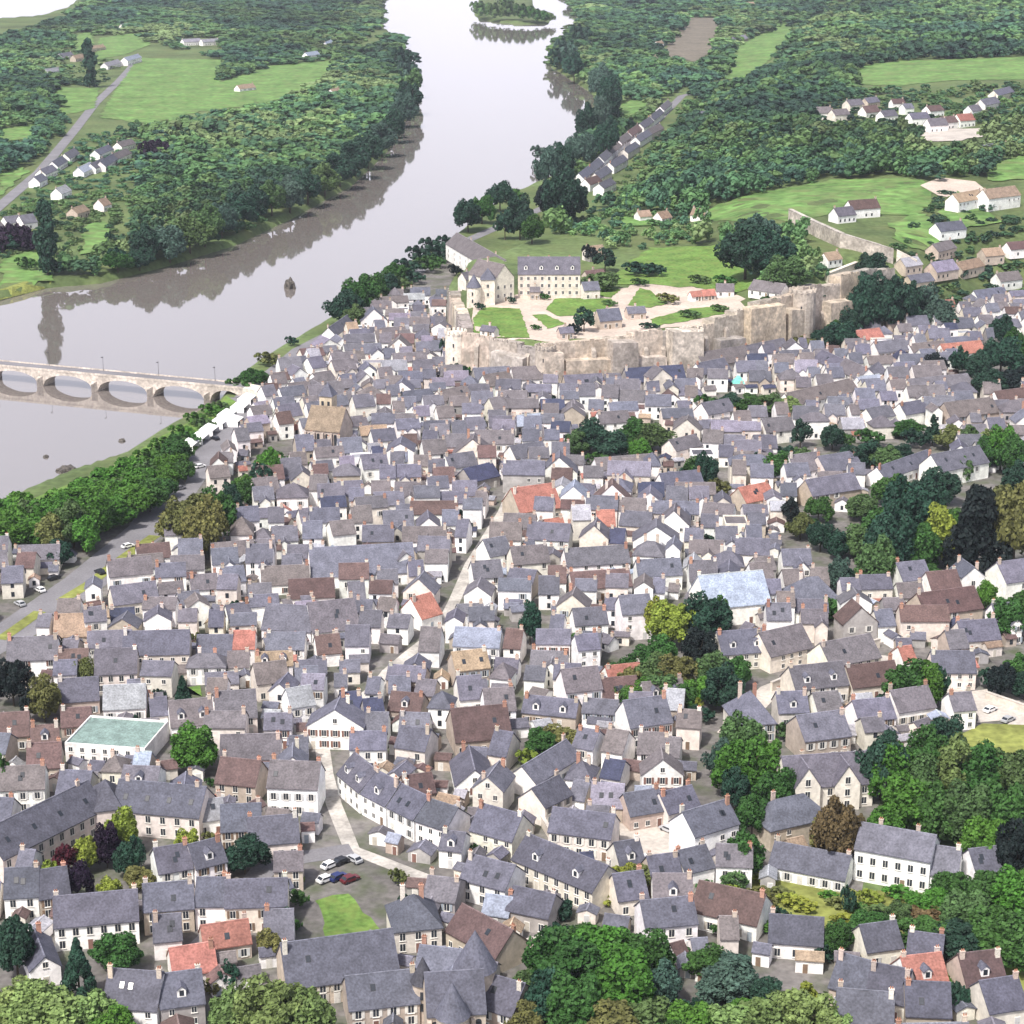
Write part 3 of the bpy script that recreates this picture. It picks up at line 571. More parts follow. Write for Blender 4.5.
r, h = church('stone_church', 'beige stone church with two conical slate turrets at the bottom edge', (428, 1052, 486, 1048), 7.5, 10, 'S', 'T')
tower_round(r, -1.0, -7.4, 0, 2.9, 9, 6.5, M_WALL, M_ROOF, WALL['T'], ROOF['S'], 'turret'); tower_round(r, 4.6, 6.2, 0, 3.8, 10.5, 7.5, M_WALL, M_ROOF, WALL['T'], ROOF['S'], 'turret')
tower_round(r, -5.2, 6.4, 0, 2.0, 8, 5, M_WALL, M_ROOF, WALL['T'], (.06, .06, .075), 'turret'); lm('the turreted church', 455, 1000)
OBBS.append(obb(h['c'][0], h['c'][1], h['w'] + 4, 24, h['rz']))
r, h = church('tan_church', 'tan stone church with a square tower near the quay', (306, 452, 340, 455), 9, 13, 'N', 'T')
h['wc'] = (.5, .42, .31); m = MB(); m.box(-4.5, 0.5, 2, 7, -.5, 20, 0, (.52, .44, .33)); t = m.obj('bell_tower', M_WALL, r)
m = MB(); m.add([(-4.9, 1.6, 19.9), (.9, 1.6, 19.9), (.9, 7.4, 19.9), (-4.9, 7.4, 19.9), (-2, 4.5, 25)], [(0, 1, 4), (1, 2, 4), (2, 3, 4), (3, 0, 4), (3, 2, 1, 0)], 0, ROOF['S']); m.obj('spire', M_ROOF, t)
for x in (-3.2, -.8): m = MB(); m.box(x - .5, x + .5, 1.93, 2.1, 14, 18); m.obj('belfry_opening', M_GLASS, t)
lm('the tan church', 322, 435)
# ------------------------------------------------------------------ castle
def wall_run(parent, pts, top, thick, mname, material, base=-1.5, col=(1, 1, 1)):
    P2, T2 = [], []                                   # break long runs into sections of uneven height
    for (a, b, t0, t1) in zip(pts, pts[1:], top, top[1:]):
        n = max(1, int(np.hypot(*(np.array(b) - np.array(a))) / 13))
        for k in range(n): P2.append(np.array(a) + (np.array(b) - np.array(a)) * k / n); T2.append(t0 + (t1 - t0) * k / n + (random.uniform(-2.2, 1.2) if k else 0))
    P2.append(np.array(pts[-1])); T2.append(top[-1]); pts, top = P2, T2
    for i in range(len(pts) - 1):
        a, b = np.array(pts[i]), np.array(pts[i + 1]); v = b - a; L = np.hypot(*v); u = v / L; n = np.array([-u[1], u[0]])
        if n[1] < 0: n = -n
        m = MB(); e = .004 * (i % 2); col = jit(random.choice(((.44, .375, .31), (.37, .33, .29), (.52, .455, .385), (.31, .28, .26), (.47, .395, .32))), .1)
        q = [a, b, b + n * thick, a + n * thick]; t0 = t1 = top[i]; t0 += random.uniform(-.5, .5); base = -1.5 - .01 * (i % 5); a = a - u * .05 * (i % 2)
        bat = -n * random.uniform(.5, 1.6)                                         # battered foot
        vs = [(*(q[0] + bat), base), (*(q[1] + bat), base), (*q[2], base), (*q[3], base), (*q[0], t0), (*q[1], t1), (*q[2], t1 + e), (*q[3], t0 + e)]
        m.add(vs, [(0, 3, 2, 1), (4, 5, 6, 7), (0, 1, 5, 4), (1, 2, 6, 5), (2, 3, 7, 6), (3, 0, 4, 7)], 0, col); o = m.obj(mname, material, parent)
        m = MB(); k = int(L / 2.2)
        for j in range(k):
            p = a + u * (j + .5) * L / k; tt = t0 + (t1 - t0) * (j + .5) / k; T = Matrix.Translation((p[0], p[1], tt)) @ Matrix.Rotation(math.atan2(u[1], u[0]), 4, 'Z'); m.box(-.95, .95, .05, .55, -.05, .8 + .5 * ((j * 7) % 3 == 0), 0, col, T)
        if k: m.obj('parapet', material, o)
castle = empty('castle', (*HILL[1], 0)); tag(castle, 'beige castle rampart with towers holding up a grassy terrace above the town', 'castle')
ox, oy = HILL[1]
loc = lambda p: np.array([p[0] - ox, p[1] - oy])
pts = [loc(p) for p in [HILL[17], HILL[0], HILL[1]]]; wall_run(castle, pts, [16, 18.2, 18.6], 6, 'curtain_wall', M_RAMP)
pts = [loc(p) for p in HILL[1:5]]; wall_run(castle, pts, [18.6, 19.2, 27, 29], 7, 'curtain_wall', M_RAMP)
def along(i, t, off=0.0):
    a, b = np.array(HILL[i]), np.array(HILL[i + 1]); v = (b - a) / np.hypot(*(b - a)); n = np.array([v[1], -v[0]])
    if n[1] > 0: n = -n
    return a + (b - a) * t + n * off, math.atan2(v[1], v[0])
for i, ts in ((0, (.2, .5, .8)), (1, (.08, .2, .32, .44, .56, .68, .8, .92)), (2, (.12, .3, .48, .66, .84)), (3, (.2, .45, .7))):
    for t in ts:
        (x, y), a = along(i, t, .4); m = MB(); T = Matrix.Translation((x - ox, y - oy, 0)) @ Matrix.Rotation(a, 4, 'Z'); hh = random.uniform(9, 16)
        m.add([(-1, -1.9, -1), (1, -1.9, -1), (1, .5, -1), (-1, .5, -1), (-1, -.9, hh), (1, -.9, hh), (1, .5, hh + 1.6), (-1, .5, hh + 1.6)], [(0, 3, 2, 1), (4, 5, 6, 7), (0, 1, 5, 4), (1, 2, 6, 5), (2, 3, 7, 6), (3, 0, 4, 7)], 0, (1, 1, 1), T); m.obj('buttress', M_STONE, castle)
M_STONE2 = mat('pale_castle_stone', base=(.66, .60, .52), grain=.2, gscale=.9, patch=.2, pscale=.15)
tower_round(castle, 0, 0, -1, 4.2, 19, 0, M_STONE, M_ROOF, (1, 1, 1), ROOF['S'])
x, y = loc(Pz(456, 374, 0)[:2]); tower_round(castle, x, y, -1, 4.6, 19.5, 0, M_STONE2, M_ROOF, (1, 1, 1), ROOF['S'])
for i, t, wd, pj, hh, cc in ((0, .62, 16, 4.5, 14, (.42, .38, .35)), (1, .03, 9, 4, 17, (.56, .48, .40)), (1, .27, 22, 3.5, 12, (.56, .47, .38)), (1, .5, 12, 5.5, 18.5, (.42, .37, .33)), (1, .66, 20, 3.5, 10.5, (.50, .44, .39)), (1, .93, 15, 6, 20.5, (.64, .57, .49)), (2, .3, 17, 4.5, 13, (.36, .33, .31)), (2, .62, 24, 4, 24, (.60, .50, .38)), (2, .9, 12, 5, 20, (.55, .47, .38)), (3, .35, 20, 5, 19, (.60, .51, .41)), (3, .75, 22, 4, 15, (.52, .46, .39))):
    (x, y), a = along(i, t, .3); m = MB(); T = Matrix.Translation((x - ox, y - oy, 0)) @ Matrix.Rotation(a, 4, 'Z'); w2 = wd / 2
    m.add([(-w2 - .6, -pj - .8, -1), (w2 + .6, -pj - .8, -1), (w2, 1.2, -1), (-w2, 1.2, -1), (-w2, -pj, hh), (w2, -pj, hh - 1.3), (w2, 1.2, hh - .6), (-w2, 1.2, hh + .5)], [(0, 3, 2, 1), (4, 5, 6, 7), (0, 1, 5, 4), (1, 2, 6, 5), (2, 3, 7, 6), (3, 0, 4, 7)], 0, tuple(q_ * .86 for q_ in cc), T); m.obj('bastion', M_RAMP, castle); OBBS.append(obb(x + math.sin(a) * pj / 2, y - math.cos(a) * pj / 2, wd, pj + 2, a))
x, y = loc(HILL[3]); tower_round(castle, x, y - 1, -1, 6, 27.5, 0, M_STONE, M_ROOF, (1, 1, 1), ROOF['S'])
x, y = loc(HILL[2]); tower_round(castle, x, y - 1, -1, 5, 20, 0, M_STONE2, M_ROOF, (1, 1, 1), ROOF['S'])
lm('the castle rampart', 640, 385)
h = from_px(518, 298, 580, 298, 11.5, 12, 'S', 'C', pitch=1.15); h['wc'] = (.62, .56, .49); r = big_house('castle_hall', 'tall pale castle residence with dark windows and steep slate roof on the terrace', 'castle building', h, (2.6, 6, 9.4), 9, 0, 3, 4)
h = from_px(495, 303, 514, 300, 11, 20, 'S', 'C', 'e', pitch=1.1); r = big_house('castle_wing', 'narrow castle wing with its gable towards the town left of the tall residence', 'castle building', h, (3, 7), 3, 0, 1)
h = from_px(446, 266, 494, 262, 8, 13, 'S', 'W'); r = big_house('long_slate_building', 'long slate roofed building behind the castle towards the river', 'building', h, (2, 5), 8, 0, 2)
x, y, z = P(474, 306)[0], P(474, 306)[1], 0
tw = empty('castle_tower', (x, y, H1(x, y))); tag(tw, 'pale castle tower with dark conical slate roof at the left of the terrace', 'tower'); tower_round(tw, 0, 0, -2, 3.2, 11, 6, M_STONE2, M_ROOF, (1, 1, 1), ROOF['S'], 'tower_shaft')
x, y = P(488, 304)[:2]; tw = empty('square_tower', (x, y, H1(x, y))); tag(tw, 'square pale castle tower with slate hipped roof beside the narrow wing', 'tower')
m = MB(); m.box(-3.2, 3.2, -3.2, 3.2, -2, 12, 0, (1, 1, 1)); s_ = m.obj('tower_shaft', M_STONE2, tw); m = MB(); m.add([(-3.6, -3.6, 11.9), (3.6, -3.6, 11.9), (3.6, 3.6, 11.9), (-3.6, 3.6, 11.9), (0, 0, 17)], [(0, 1, 4), (1, 2, 4), (2, 3, 4), (3, 0, 4), (3, 2, 1, 0)], 0, ROOF['S']); m.obj('tower_roof', M_ROOF, tw)
for z in (5, 9): place('window', WINS[0], tw, (0, -3.23, z))
h = from_px(600, 330, 622, 328, 4, 7, 'S', 'T', pitch=1.2); big_house('terrace_lodge', 'small slate lodge standing behind the rampart between two lawns', 'lodge', h, (1.6,), 2, 0, 1)
h = from_px(748, 300, 780, 298, 3, 9, 'S', 'W'); big_house('terrace_house', 'slate roofed house on top of the beige rampart at its right end', 'house', h, (1.6,), 4, 0, 1)
h = from_px(692, 302, 702, 301, 2.5, 4, 'R', 'W'); big_house('garden_pavilion', 'tiny white pavilion with orange roof on the castle terrace', 'pavilion', h, (1.4,), 1, 0, 0)
h = from_px(703, 301, 716, 300, 2.5, 5, 'R', 'T'); big_house('garden_shed', 'low orange tiled shed beside the tiny white pavilion', 'shed', h, (1.4,), 2, 0, 0)
for i, (px, hw_, d_, rf, wl_, cn) in enumerate((((466, 290, 478, 288), 5, 6, 'S', 'C', 'small slate house crowded against the left edge of the castle terrace'), ((530, 300, 540, 300), 4, 4, 'S', 'T', 'little stone annex in front of the tall castle residence'), ((584, 300, 600, 299), 4.5, 7, 'S', 'C', 'slate annex joined to the right end of the tall castle residence'),
    ((588, 284, 606, 282), 3.5, 6, 'B', 'T', 'brown roofed cottage behind the castle lawns'), ((628, 320, 646, 319), 3, 5, 'S', 'T', 'low slate hut between the rampart and the orange shed'), ((716, 298, 734, 296), 3, 6, 'S', 'W', 'long low slate hut right of the orange shed'), ((790, 286, 812, 282), 3, 6, 'S', 'T', 'slate cottage on the high rampart by the dark trees'), ((560, 340, 574, 339), 3, 4, 'S', 'T', 'small guard hut on the rampart edge in front of the terrace lawns'), ((480, 346, 494, 346), 2.5, 4, 'S', 'C', 'small hut on the rampart edge below the big oval lawn'))):
    h = from_px(*px, hw_, d_, rf, wl_); big_house('castle_outbuilding', cn, 'outbuilding', h, (1.5,), 2, 0, 1)
# cliff behind the rampart and long garden walls
def garden_wall(label, px, hgt, thick=.6, material=None, col=(.62, .56, .49), name='garden_wall'):
    pts = [P(*q) for q in px]; r = empty(name, pts[0]); tag(r, label, 'wall', 'long pale walls'); o = np.array(pts[0])
    for a, b in zip(pts, pts[1:]):
        v = (b - a)[:2]; L = np.hypot(*v); T = Matrix.Translation(Vector(a - o)) @ Matrix.Rotation(math.atan2(v[1], v[0]), 4, 'Z'); dz = b[2] - a[2]; m = MB()
        m.add([(0, 0, -2), (L, 0, dz - 2), (L, thick, dz - 2), (0, thick, -2), (0, 0, hgt), (L, 0, dz + hgt), (L, thick, dz + hgt), (0, thick, hgt)], [(0, 3, 2, 1), (4, 5, 6, 7), (0, 1, 5, 4), (1, 2, 6, 5), (2, 3, 7, 6), (3, 0, 4, 7)], 0, col, T); s = m.obj('wall_section', material or M_WALL, r)
        m = MB(); m.add([(0, -.12, hgt), (L, -.12, dz + hgt), (L, thick + .12, dz + hgt), (0, thick + .12, hgt), (0, -.12, hgt + .22), (L, -.12, dz + hgt + .22), (L, thick + .12, dz + hgt + .22), (0, thick + .12, hgt + .22)], [(0, 3, 2, 1), (4, 5, 6, 7), (0, 1, 5, 4), (1, 2, 6, 5), (2, 3, 7, 6), (3, 0, 4, 7)], 0, (.5, .46, .42), T); m.obj('coping', material or M_WALL, s)
        OBBS.append(obb(*((a + b) / 2)[:2], L, 2, math.atan2(v[1], v[0])))
garden_wall('long tall pale retaining wall on the hillside below the vineyard', [(788, 223), (812, 235), (840, 248), (880, 260), (893, 264)], 7.5, 2, M_RAMP, (.47, .42, .375))
garden_wall('short pale retaining wall right of the long hillside wall', [(896, 266), (916, 276)], 8, 2, M_STONE2, (1, 1, 1))
garden_wall('low beige wall under the hillside trees left of the dark cedar clump', [(828, 284), (858, 272)], 5, 2, M_STONE2, (1, 1, 1))
garden_wall('cream wall climbing along the pale street right of centre', [(772, 692), (802, 680), (842, 658), (880, 648)], 2.6)
garden_wall('cream wall on the right beside the pale yard', [(985, 700), (1060, 726)], 2.2)
garden_wall('pale wall beside the lane below the bottom centre houses', [(500, 958), (553, 941)], 1.8)
garden_wall('white wall edging the violet roofed house', [(536, 818), (548, 838), (556, 852)], 2.4)
# ------------------------------------------------------------------ bridge
bA, bB = Pz(-7, 379, ZW)[:2], Pz(212, 400, ZW)[:2]
ud = (bB - bA) / np.hypot(*(bB - bA)); span = np.hypot(*(bB - bA)) / 4
def rel(i): return i * span
br = empty('stone_bridge', (*bA, ZW), math.atan2(ud[1], ud[0])); tag(br, 'pale stone arch bridge crossing the river at the left', 'bridge')
DK, WD = 7.0, 8.0
M_BRIDGE = mat('weathered_bridge_stone', base=(.46, .41, .365), grain=.25, gscale=.8, patch=.25, pscale=.2)
for i in range(-3, 5):
    x0 = i * span; m = MB(); n = 16; pw = 1.2; a0, a1 = x0 + pw, x0 + span - pw
    if i == 4: a1 = x0 + span * .62; 
    xs = [a0 + (a1 - a0) * k / n for k in range(n + 1)]; za = [.5 + 5.2 * math.sqrt(max(0, 1 - ((x - (a0 + a1) / 2) / ((a1 - a0) / 2)) ** 2)) for x in xs]
    for y, fl in ((-WD / 2, 1), (WD / 2, -1)):
        vs = [(x, y, z) for x, z in zip(xs, za)] + [(x, y, DK) for x in xs]
        m.add(vs, [(k, k + 1, n + 2 + k, n + 1 + k)[::fl] for k in range(n)], 0, (1, 1, 1))
    m.add([(x, y, z) for y in (-WD / 2, WD / 2) for x, z in zip(xs, za)], [(k, n + 1 + k, n + 2 + k, k + 1) for k in range(n)], 0); m.obj('arch', M_BRIDGE, br)
    m = MB(); m.box(x0 - pw, x0 + pw, -WD / 2 - .02, WD / 2 + .02, -4, DK - .01); m.add([(x0 - pw, s * (WD / 2 + .02), z) for s in (-1, 1) for z in (-4, 4.5)] + [(x0 + pw, s * (WD / 2 + .02), z) for s in (-1, 1) for z in (-4, 4.5)] + [(x0, s * (WD / 2 + 3), z) for s in (-1, 1) for z in (-4, 3.5)],
        [(0, 8, 9, 1), (8, 4, 5, 9), (1, 9, 5), (2, 3, 11, 10), (10, 11, 7, 6), (3, 7, 11)], 0); m.obj('pier', M_BRIDGE, br)
L0, L1 = -3 * span - 2, 4 * span + span * .62
m = MB(); m.box(L0, L1, -WD / 2 - .15, WD / 2 + .15, DK, DK + .5); m.obj('deck', M_BRIDGE, br)
m = MB(); m.box(L0, L1, -WD / 2 + .6, WD / 2 - .6, DK + .502, DK + .53); m.obj('roadway', M_ROAD, br)
for s in (-1, 1): m = MB(); m.box(L0, L1, s * (WD / 2 - .1) - .2, s * (WD / 2 - .1) + .2, DK + .5, DK + .95); m.obj('parapet', M_BRIDGE, br)
m = MB(); E = L1 + 34; m.add([(L1, -WD / 2, -2), (E, -WD / 2, 3), (E, WD / 2, 3), (L1, WD / 2, -2), (L1, -WD / 2, DK + .5), (E, -WD / 2, 4.3), (E, WD / 2, 4.3), (L1, WD / 2, DK + .5)], [(0, 3, 2, 1), (4, 5, 6, 7), (0, 1, 5, 4), (1, 2, 6, 5), (2, 3, 7, 6), (3, 0, 4, 7)]); m.obj('approach_ramp', M_STONE2, br)
for i in range(-2, 5):
    m = MB(); x = i * span; m.cyl(.09, .06, DK + .5, DK + 6.5, 8, T=Matrix.Translation((x, WD / 2 - .5, 0))); m.box(x - .25, x + .25, WD / 2 - 1.6, WD / 2 - .4, DK + 6.4, DK + 6.6); m.obj('lamp_post', M_METAL, br)
lm('the bridge end', 243, 388)
# ------------------------------------------------------------------ marquees on the quay
mq = MB(); mq.add([(-4, -3, 2.3), (4, -3, 2.3), (4, 3, 2.3), (-4, 3, 2.3), (0, 0, 4.4)], [(0, 1, 4), (1, 2, 4), (2, 3, 4), (3, 0, 4), (3, 2, 1, 0)]); mqm = mq.mesh('canopy', [M_WHITE])
ms = MB(); ms.box(-3.9, 3.9, 2.85, 2.92, .05, 2.28); ms.box(-3.92, -3.85, -2.9, 2.84, .05, 2.28); ms.box(3.85, 3.92, -2.9, 2.84, .05, 2.28); msm = ms.mesh('side_curtain', [M_WHITE])
mp = MB(); mp.cyl(.06, .06, 0, 2.3, 8); mpm = mp.mesh('pole', [M_METAL])
mqs = [(189, 449), (199, 442), (209, 434), (219, 427), (227, 419), (234, 425), (240, 411), (247, 403)]
ang = math.atan2(*(P(247, 403) - P(189, 449))[[1, 0]])
for i, q in enumerate(mqs):
    p = P(*q); r = empty('marquee', (p[0], p[1], p[2] + .12), ang); place('canopy', mqm, r); place('side_curtain', msm, r)
    for sx in (-3.8, 3.8):
        for sy in (-2.85, 2.8): place('pole', mpm, r, (sx, sy, 0))
    o = ['first', 'second', 'third', 'fourth', 'fifth', 'sixth', 'seventh', 'eighth'][i]
    tag(r, f'white marquee on the quay, {o} counting up towards the stone bridge', 'marquee', 'white marquees on the quay'); OBBS.append(obb(p[0], p[1], 9, 7, ang))
lm('the white marquees', 218, 430)
# ------------------------------------------------------------------ cars
def car_meshes():
    b = MB(); prof = [(-2.1, .35), (2.1, .35), (2.15, .75), (1.2, .92), (.65, 1.42), (-1.2, 1.45), (-1.75, .95), (-2.12, .85)]; n = len(prof)
    b.add([(x, y, z) for y in (-.85, .85) for x, z in prof], [tuple(range(n))] + [tuple(range(2 * n - 1, n - 1, -1))] + [(i, n + i, n + (i + 1) % n, (i + 1) % n) for i in range(n)])
    g = MB(); pr = [(1.12, .96), (.62, 1.38), (-1.15, 1.40), (-1.6, .98)]
    for s in (-1, 1): g.add([(x, s * .862, z) for x, z in pr] + [(x, s * .84, z) for x, z in pr], [(0, 1, 2, 3), (7, 6, 5, 4)])
    g.add([(1.21, -.75, .95), (1.21, .75, .95), (.7, .72, 1.40), (.7, -.72, 1.40)], [(0, 1, 2, 3)]); g.add([(-1.78, -.75, .99), (-1.78, .75, .99), (-1.26, .72, 1.43), (-1.26, -.72, 1.43)], [(0, 1, 2, 3)])
    wh = MB(); wh.cyl(.32, .32, -.11, .11, 12, T=Matrix.Rotation(PI / 2, 4, 'X'))
    return b.mesh('body', [M_PAINT]), g.mesh('car_window', [M_GLASS]), wh.mesh('wheel', [M_METAL])
CB, CG, CW = car_meshes()
CARS = [(40, 592, 'white'), (20, 606, 'silver'), (54, 580, 'black'),
        (330, 868, 'white'), (342, 864, 'black'), (354, 862, 'silver'), (338, 880, 'dark blue'), (326, 882, 'white'), (350, 882, 'maroon'),
        (636, 826, 'white'), (650, 822, 'red'), (668, 832, 'silver'), (645, 862, 'white'), (100, 574, 'black'), (128, 548, 'white'), (180, 490, 'grey'), (215, 440, 'black'), (200, 468, 'white'), (990, 712, 'white'), (965, 700, 'maroon'), (1008, 722, 'silver')]
CC = {'white': (.8, .8, .8, 1), 'silver': (.42, .43, .45, 1), 'black': (.015, .015, .02, 1), 'grey': (.16, .16, .18, 1), 'dark blue': (.02, .03, .12, 1), 'red': (.4, .03, .03, 1), 'maroon': (.12, .015, .02, 1)}
CARO = []
for x, y, c in CARS:
    p = P(x, y); r = empty('parked_car', (p[0], p[1], p[2] + .18), random.choice((.75, .8, .72, PI / 2 + .75))); place('body', CB, r).color = CC[c]; place('car_window', CG, r)
    for sx in (-1.3, 1.3):
        for sy in (-.78, .78): place('wheel', CW, r, (sx, sy, .32))
    tag(r, None, 'car', 'cars parked in the town'); CARO.append((r, p, c)); OBBS.append(obb(p[0], p[1], 4.4, 2, 0))
# rocky islets in the river
def islet(x, y, r, hgt, label):
    p = Pz(x, y, ZW); bm = bmesh.new(); bmesh.ops.create_icosphere(bm, subdivisions=3, radius=1)
    for v in bm.verts:
        k = 1 + .25 * math.sin(v.co.x * 5 + x) * math.cos(v.co.y * 6 + y) + random.uniform(-.08, .08); v.co = Vector((v.co.x * r * k, v.co.y * r * 1.3 * k, v.co.z * hgt * k))
    me = bpy.data.meshes.new('river_rock'); bm.to_mesh(me); bm.free(); me.materials.append(M_ROCK); tag(place('river_rock', me, None, (p[0], p[1], ZW + .1)), label, 'rock', 'rocks standing in the river')
islet(290, 288, 3.0, 5.0, 'tall dark rock standing alone in mid river above the bridge'); islet(122, 441, 1.3, .8, 'small dark rock in the water near the tree lined quay'); islet(46, 457, 1.0, .7, 'tiny dark rock farthest left below the bridge'); islet(66, 470, 3.2, 1.3, 'flat dark rock near the grassy bank below the bridge')
# turquoise awning
p = P(738, 390); r = empty('awning', (p[0], p[1], p[2])); tag(r, 'small turquoise awning among slate roofs below the castle', 'awning'); m = MB(); m.add([(-2.6, -2.2, 3.2), (2.6, -2.2, 3.2), (2.6, 2.2, 3.2), (-2.6, 2.2, 3.2), (-.4, 0, 6.4), (.4, 0, 6.4)], [(0, 1, 5, 4), (1, 2, 5), (2, 3, 4, 5), (3, 0, 4), (3, 2, 1, 0)], 0, ROOF['Q']); m.obj('canopy', M_ROOF, r)
for sx in (-2.4, 2.4):
    for sy in (-2, 2): m = MB(); m.cyl(.08, .08, 0, 3.2, 8, T=Matrix.Translation((sx, sy, 0))); m.obj('pole', M_METAL, r)
OBBS.append(obb(p[0], p[1], 6, 5, 0))
# ------------------------------------------------------------------ far hamlets and river road houses (placed by hand)
FAR = """818 120 832 119 5 9 S W|835 122 850 120 5 9 S C|850 112 864 110 5 9 S C|866 118 880 116 4 9 B W|884 122 898 120 4 9 S W|893 110 905 109 5 8 B W|905 115 914 114 5 8 S W|912 126 930 124 5 9 S W|930 118 944 116 5 9 B W|944 130 958 128 5 9 B W|960 128 975 126 5 9 R W|972 118 982 116 5 8 S W|985 112 1000 108 5 9 S W|998 102 1014 97 5 9 S C|868 108 880 106 4 8 S T|930 133 948 131 5 9 S W
838 224 856 222 4 8 S W|852 219 880 217 5 9 B W|958 214 984 208 6 9 T W|988 212 1020 207 7 10 T W|940 242 966 238 4 9 S W|985 158 1010 155 4 9 S T|700 122 716 116 4 9 S C|735 44 748 41 4 9 V T|654 64 658 62 5 7 T W|658 48 664 47 5 7 T W|738 8 755 7 5 9 T W|690 10 712 9 4 9 N W|880 4 892 3 5 9 S W|935 4 955 4 5 9 S W|970 4 985 4 5 9 S W|828 270 842 268 3 7 T W|640 222 652 221 3 7 T W|662 224 672 222 3 7 T W|690 222 704 220 3 7 T W|590 262 606 260 4 7 T C
584 186 594 178 5 8 S W|594 178 604 170 5 8 S W|600 186 612 178 5 8 S C|604 168 612 161 5 8 S W|612 160 622 152 5 8 S W|614 174 628 166 5 8 S W|628 160 640 152 5 8 S C|622 150 632 143 5 8 S W|632 142 642 135 5 8 B W|640 148 652 140 5 8 S W|644 134 654 127 5 8 S W|654 126 664 118 5 8 S W|652 140 664 134 5 8 S C|664 116 672 109 5 8 S W|590 192 602 188 5 8 B W|604 196 616 190 5 8 S W
912 296 934 293 4 8 S T|936 286 958 282 4 9 V T|962 279 984 276 4 8 N T|905 280 922 277 4 8 G T|1000 292 1022 288 4 8 S W|985 268 1004 265 4 8 N T|938 262 956 258 4 8 S T|1010 262 1030 258 4 8 B W|8 230 24 228 4 9 S W|24 230 38 228 4 9 S W|-4 236 6 234 4 9 S W|46 180 58 175 4 8 S W|40 188 48 184 4 8 S W|58 172 68 166 4 8 S W|70 164 80 158 4 8 S W|84 178 96 172 4 8 U W|96 174 108 168 4 8 S W|106 172 118 164 4 8 S W|118 164 132 158 4 8 S W|122 152 136 148 4 8 S W|100 160 114 154 4 8 S W|128 66 142 62 6 9 U W|108 70 122 66 4 9 G W|184 46 202 45 5 9 G W|203 46 220 45 5 9 G W|62 60 74 58 4 8 S W|76 62 88 60 4 8 N T|48 76 62 74 4 9 G W|78 220 90 216 4 8 N T|62 200 72 196 4 8 G W|104 212 112 210 4 8 T W|124 30 130 29 5 8 U W|308 60 320 58 5 8 U W|328 50 334 47 6 8 U W|334 98 342 96 5 8 T W|240 92 256 90 3 8 N W|92 52 106 50 4 8 N T"""
for line in FAR.replace('\n', '|').split('|'):
    q = line.split(); nums = [float(x) for x in q[:6]]
    rf = 'N' if q[6] == 'T' else q[6]
    h = from_px(*nums, rf, q[7]); h['far'] = True
# ------------------------------------------------------------------ fill the town with rows of houses
PARKS = [[(345, 300), (400, 262), (430, 250), (440, 262), (380, 310), (352, 325)], [(572, 446), (590, 424), (645, 424), (672, 436), (668, 462), (620, 470), (580, 462)], [(700, 408), (720, 396), (790, 396), (795, 416), (740, 424)],
    [(606, 690), (612, 662), (655, 640), (655, 612), (722, 606), (735, 640), (752, 668), (740, 704), (690, 712), (650, 704)], [(700, 790), (706, 750), (735, 735), (780, 742), (800, 800), (770, 850), (730, 848), (700, 815)],
    [(780, 560), (800, 505), (865, 520), (880, 480), (930, 470), (1060, 480), (1060, 560), (1000, 580), (950, 575), (910, 590), (870, 600), (840, 592)], [(880, 715), (890, 695), (945, 684), (950, 708), (920, 716)], [(986, 700), (990, 660), (1060, 640), (1060, 720), (1010, 710)],
    [(868, 830), (868, 770), (940, 740), (960, 745), (1060, 770), (1060, 880), (1000, 870), (950, 870), (880, 860), (850, 880), (820, 880), (810, 850)], [(720, 900), (850, 885), (960, 905), (1060, 890), (1060, 990), (930, 960), (850, 950), (800, 950), (720, 930)],
    [(548, 945), (570, 925), (640, 948), (660, 985), (700, 990), (760, 975), (830, 990), (850, 1060), (500, 1060), (510, 985)], [(-30, 985), (30, 975), (80, 990), (115, 1010), (115, 1060), (-30, 1060)], [(210, 1005), (250, 990), (340, 1005), (345, 1060), (200, 1060)], [(-30, 990), (-30, 945), (30, 945), (36, 980)], [(62, 985), (70, 955), (100, 955), (106, 990)], [(100, 975), (105, 945), (150, 945), (152, 985)],
    [(35, 905), (60, 860), (110, 830), (200, 845), (190, 870), (150, 890), (130, 910), (70, 905)], [(174, 772), (176, 752), (222, 752), (222, 775)], [(508, 648), (512, 622), (548, 622), (548, 648)], [(525, 760), (530, 738), (590, 732), (588, 750), (550, 768)],
    [(780, 470), (780, 440), (830, 440), (905, 440), (930, 430), (960, 445), (930, 470), (850, 478)], [(950, 400), (965, 360), (1040, 340), (1040, 400)], [(796, 350), (812, 340), (850, 330), (850, 350), (815, 358)], [(0, 720), (0, 690), (40, 690), (66, 705), (60, 728), (20, 728)],
    [(680, 500), (684, 470), (726, 470), (724, 498)], [(980, 620), (978, 600), (1060, 590), (1060, 640), (1000, 630)], [(250, 480), (255, 450), (292, 440), (288, 470), (258, 490)], [(186, 560), (188, 500), (236, 492), (252, 480), (250, 500), (222, 550), (200, 562)], [(592, 900), (598, 876), (660, 872), (655, 895), (640, 905)], [(780, 830), (785, 815), (870, 806), (872, 830)], [(168, 700), (170, 730), (204, 730), (204, 690)], [(618, 806), (690, 818), (692, 872), (622, 868)],
    [(300, 915), (314, 884), (384, 878), (402, 938), (310, 956)], [(952, 690), (985, 684), (1060, 712), (1060, 738), (975, 722)], [(222, 868), (224, 852), (268, 848), (266, 872)]]
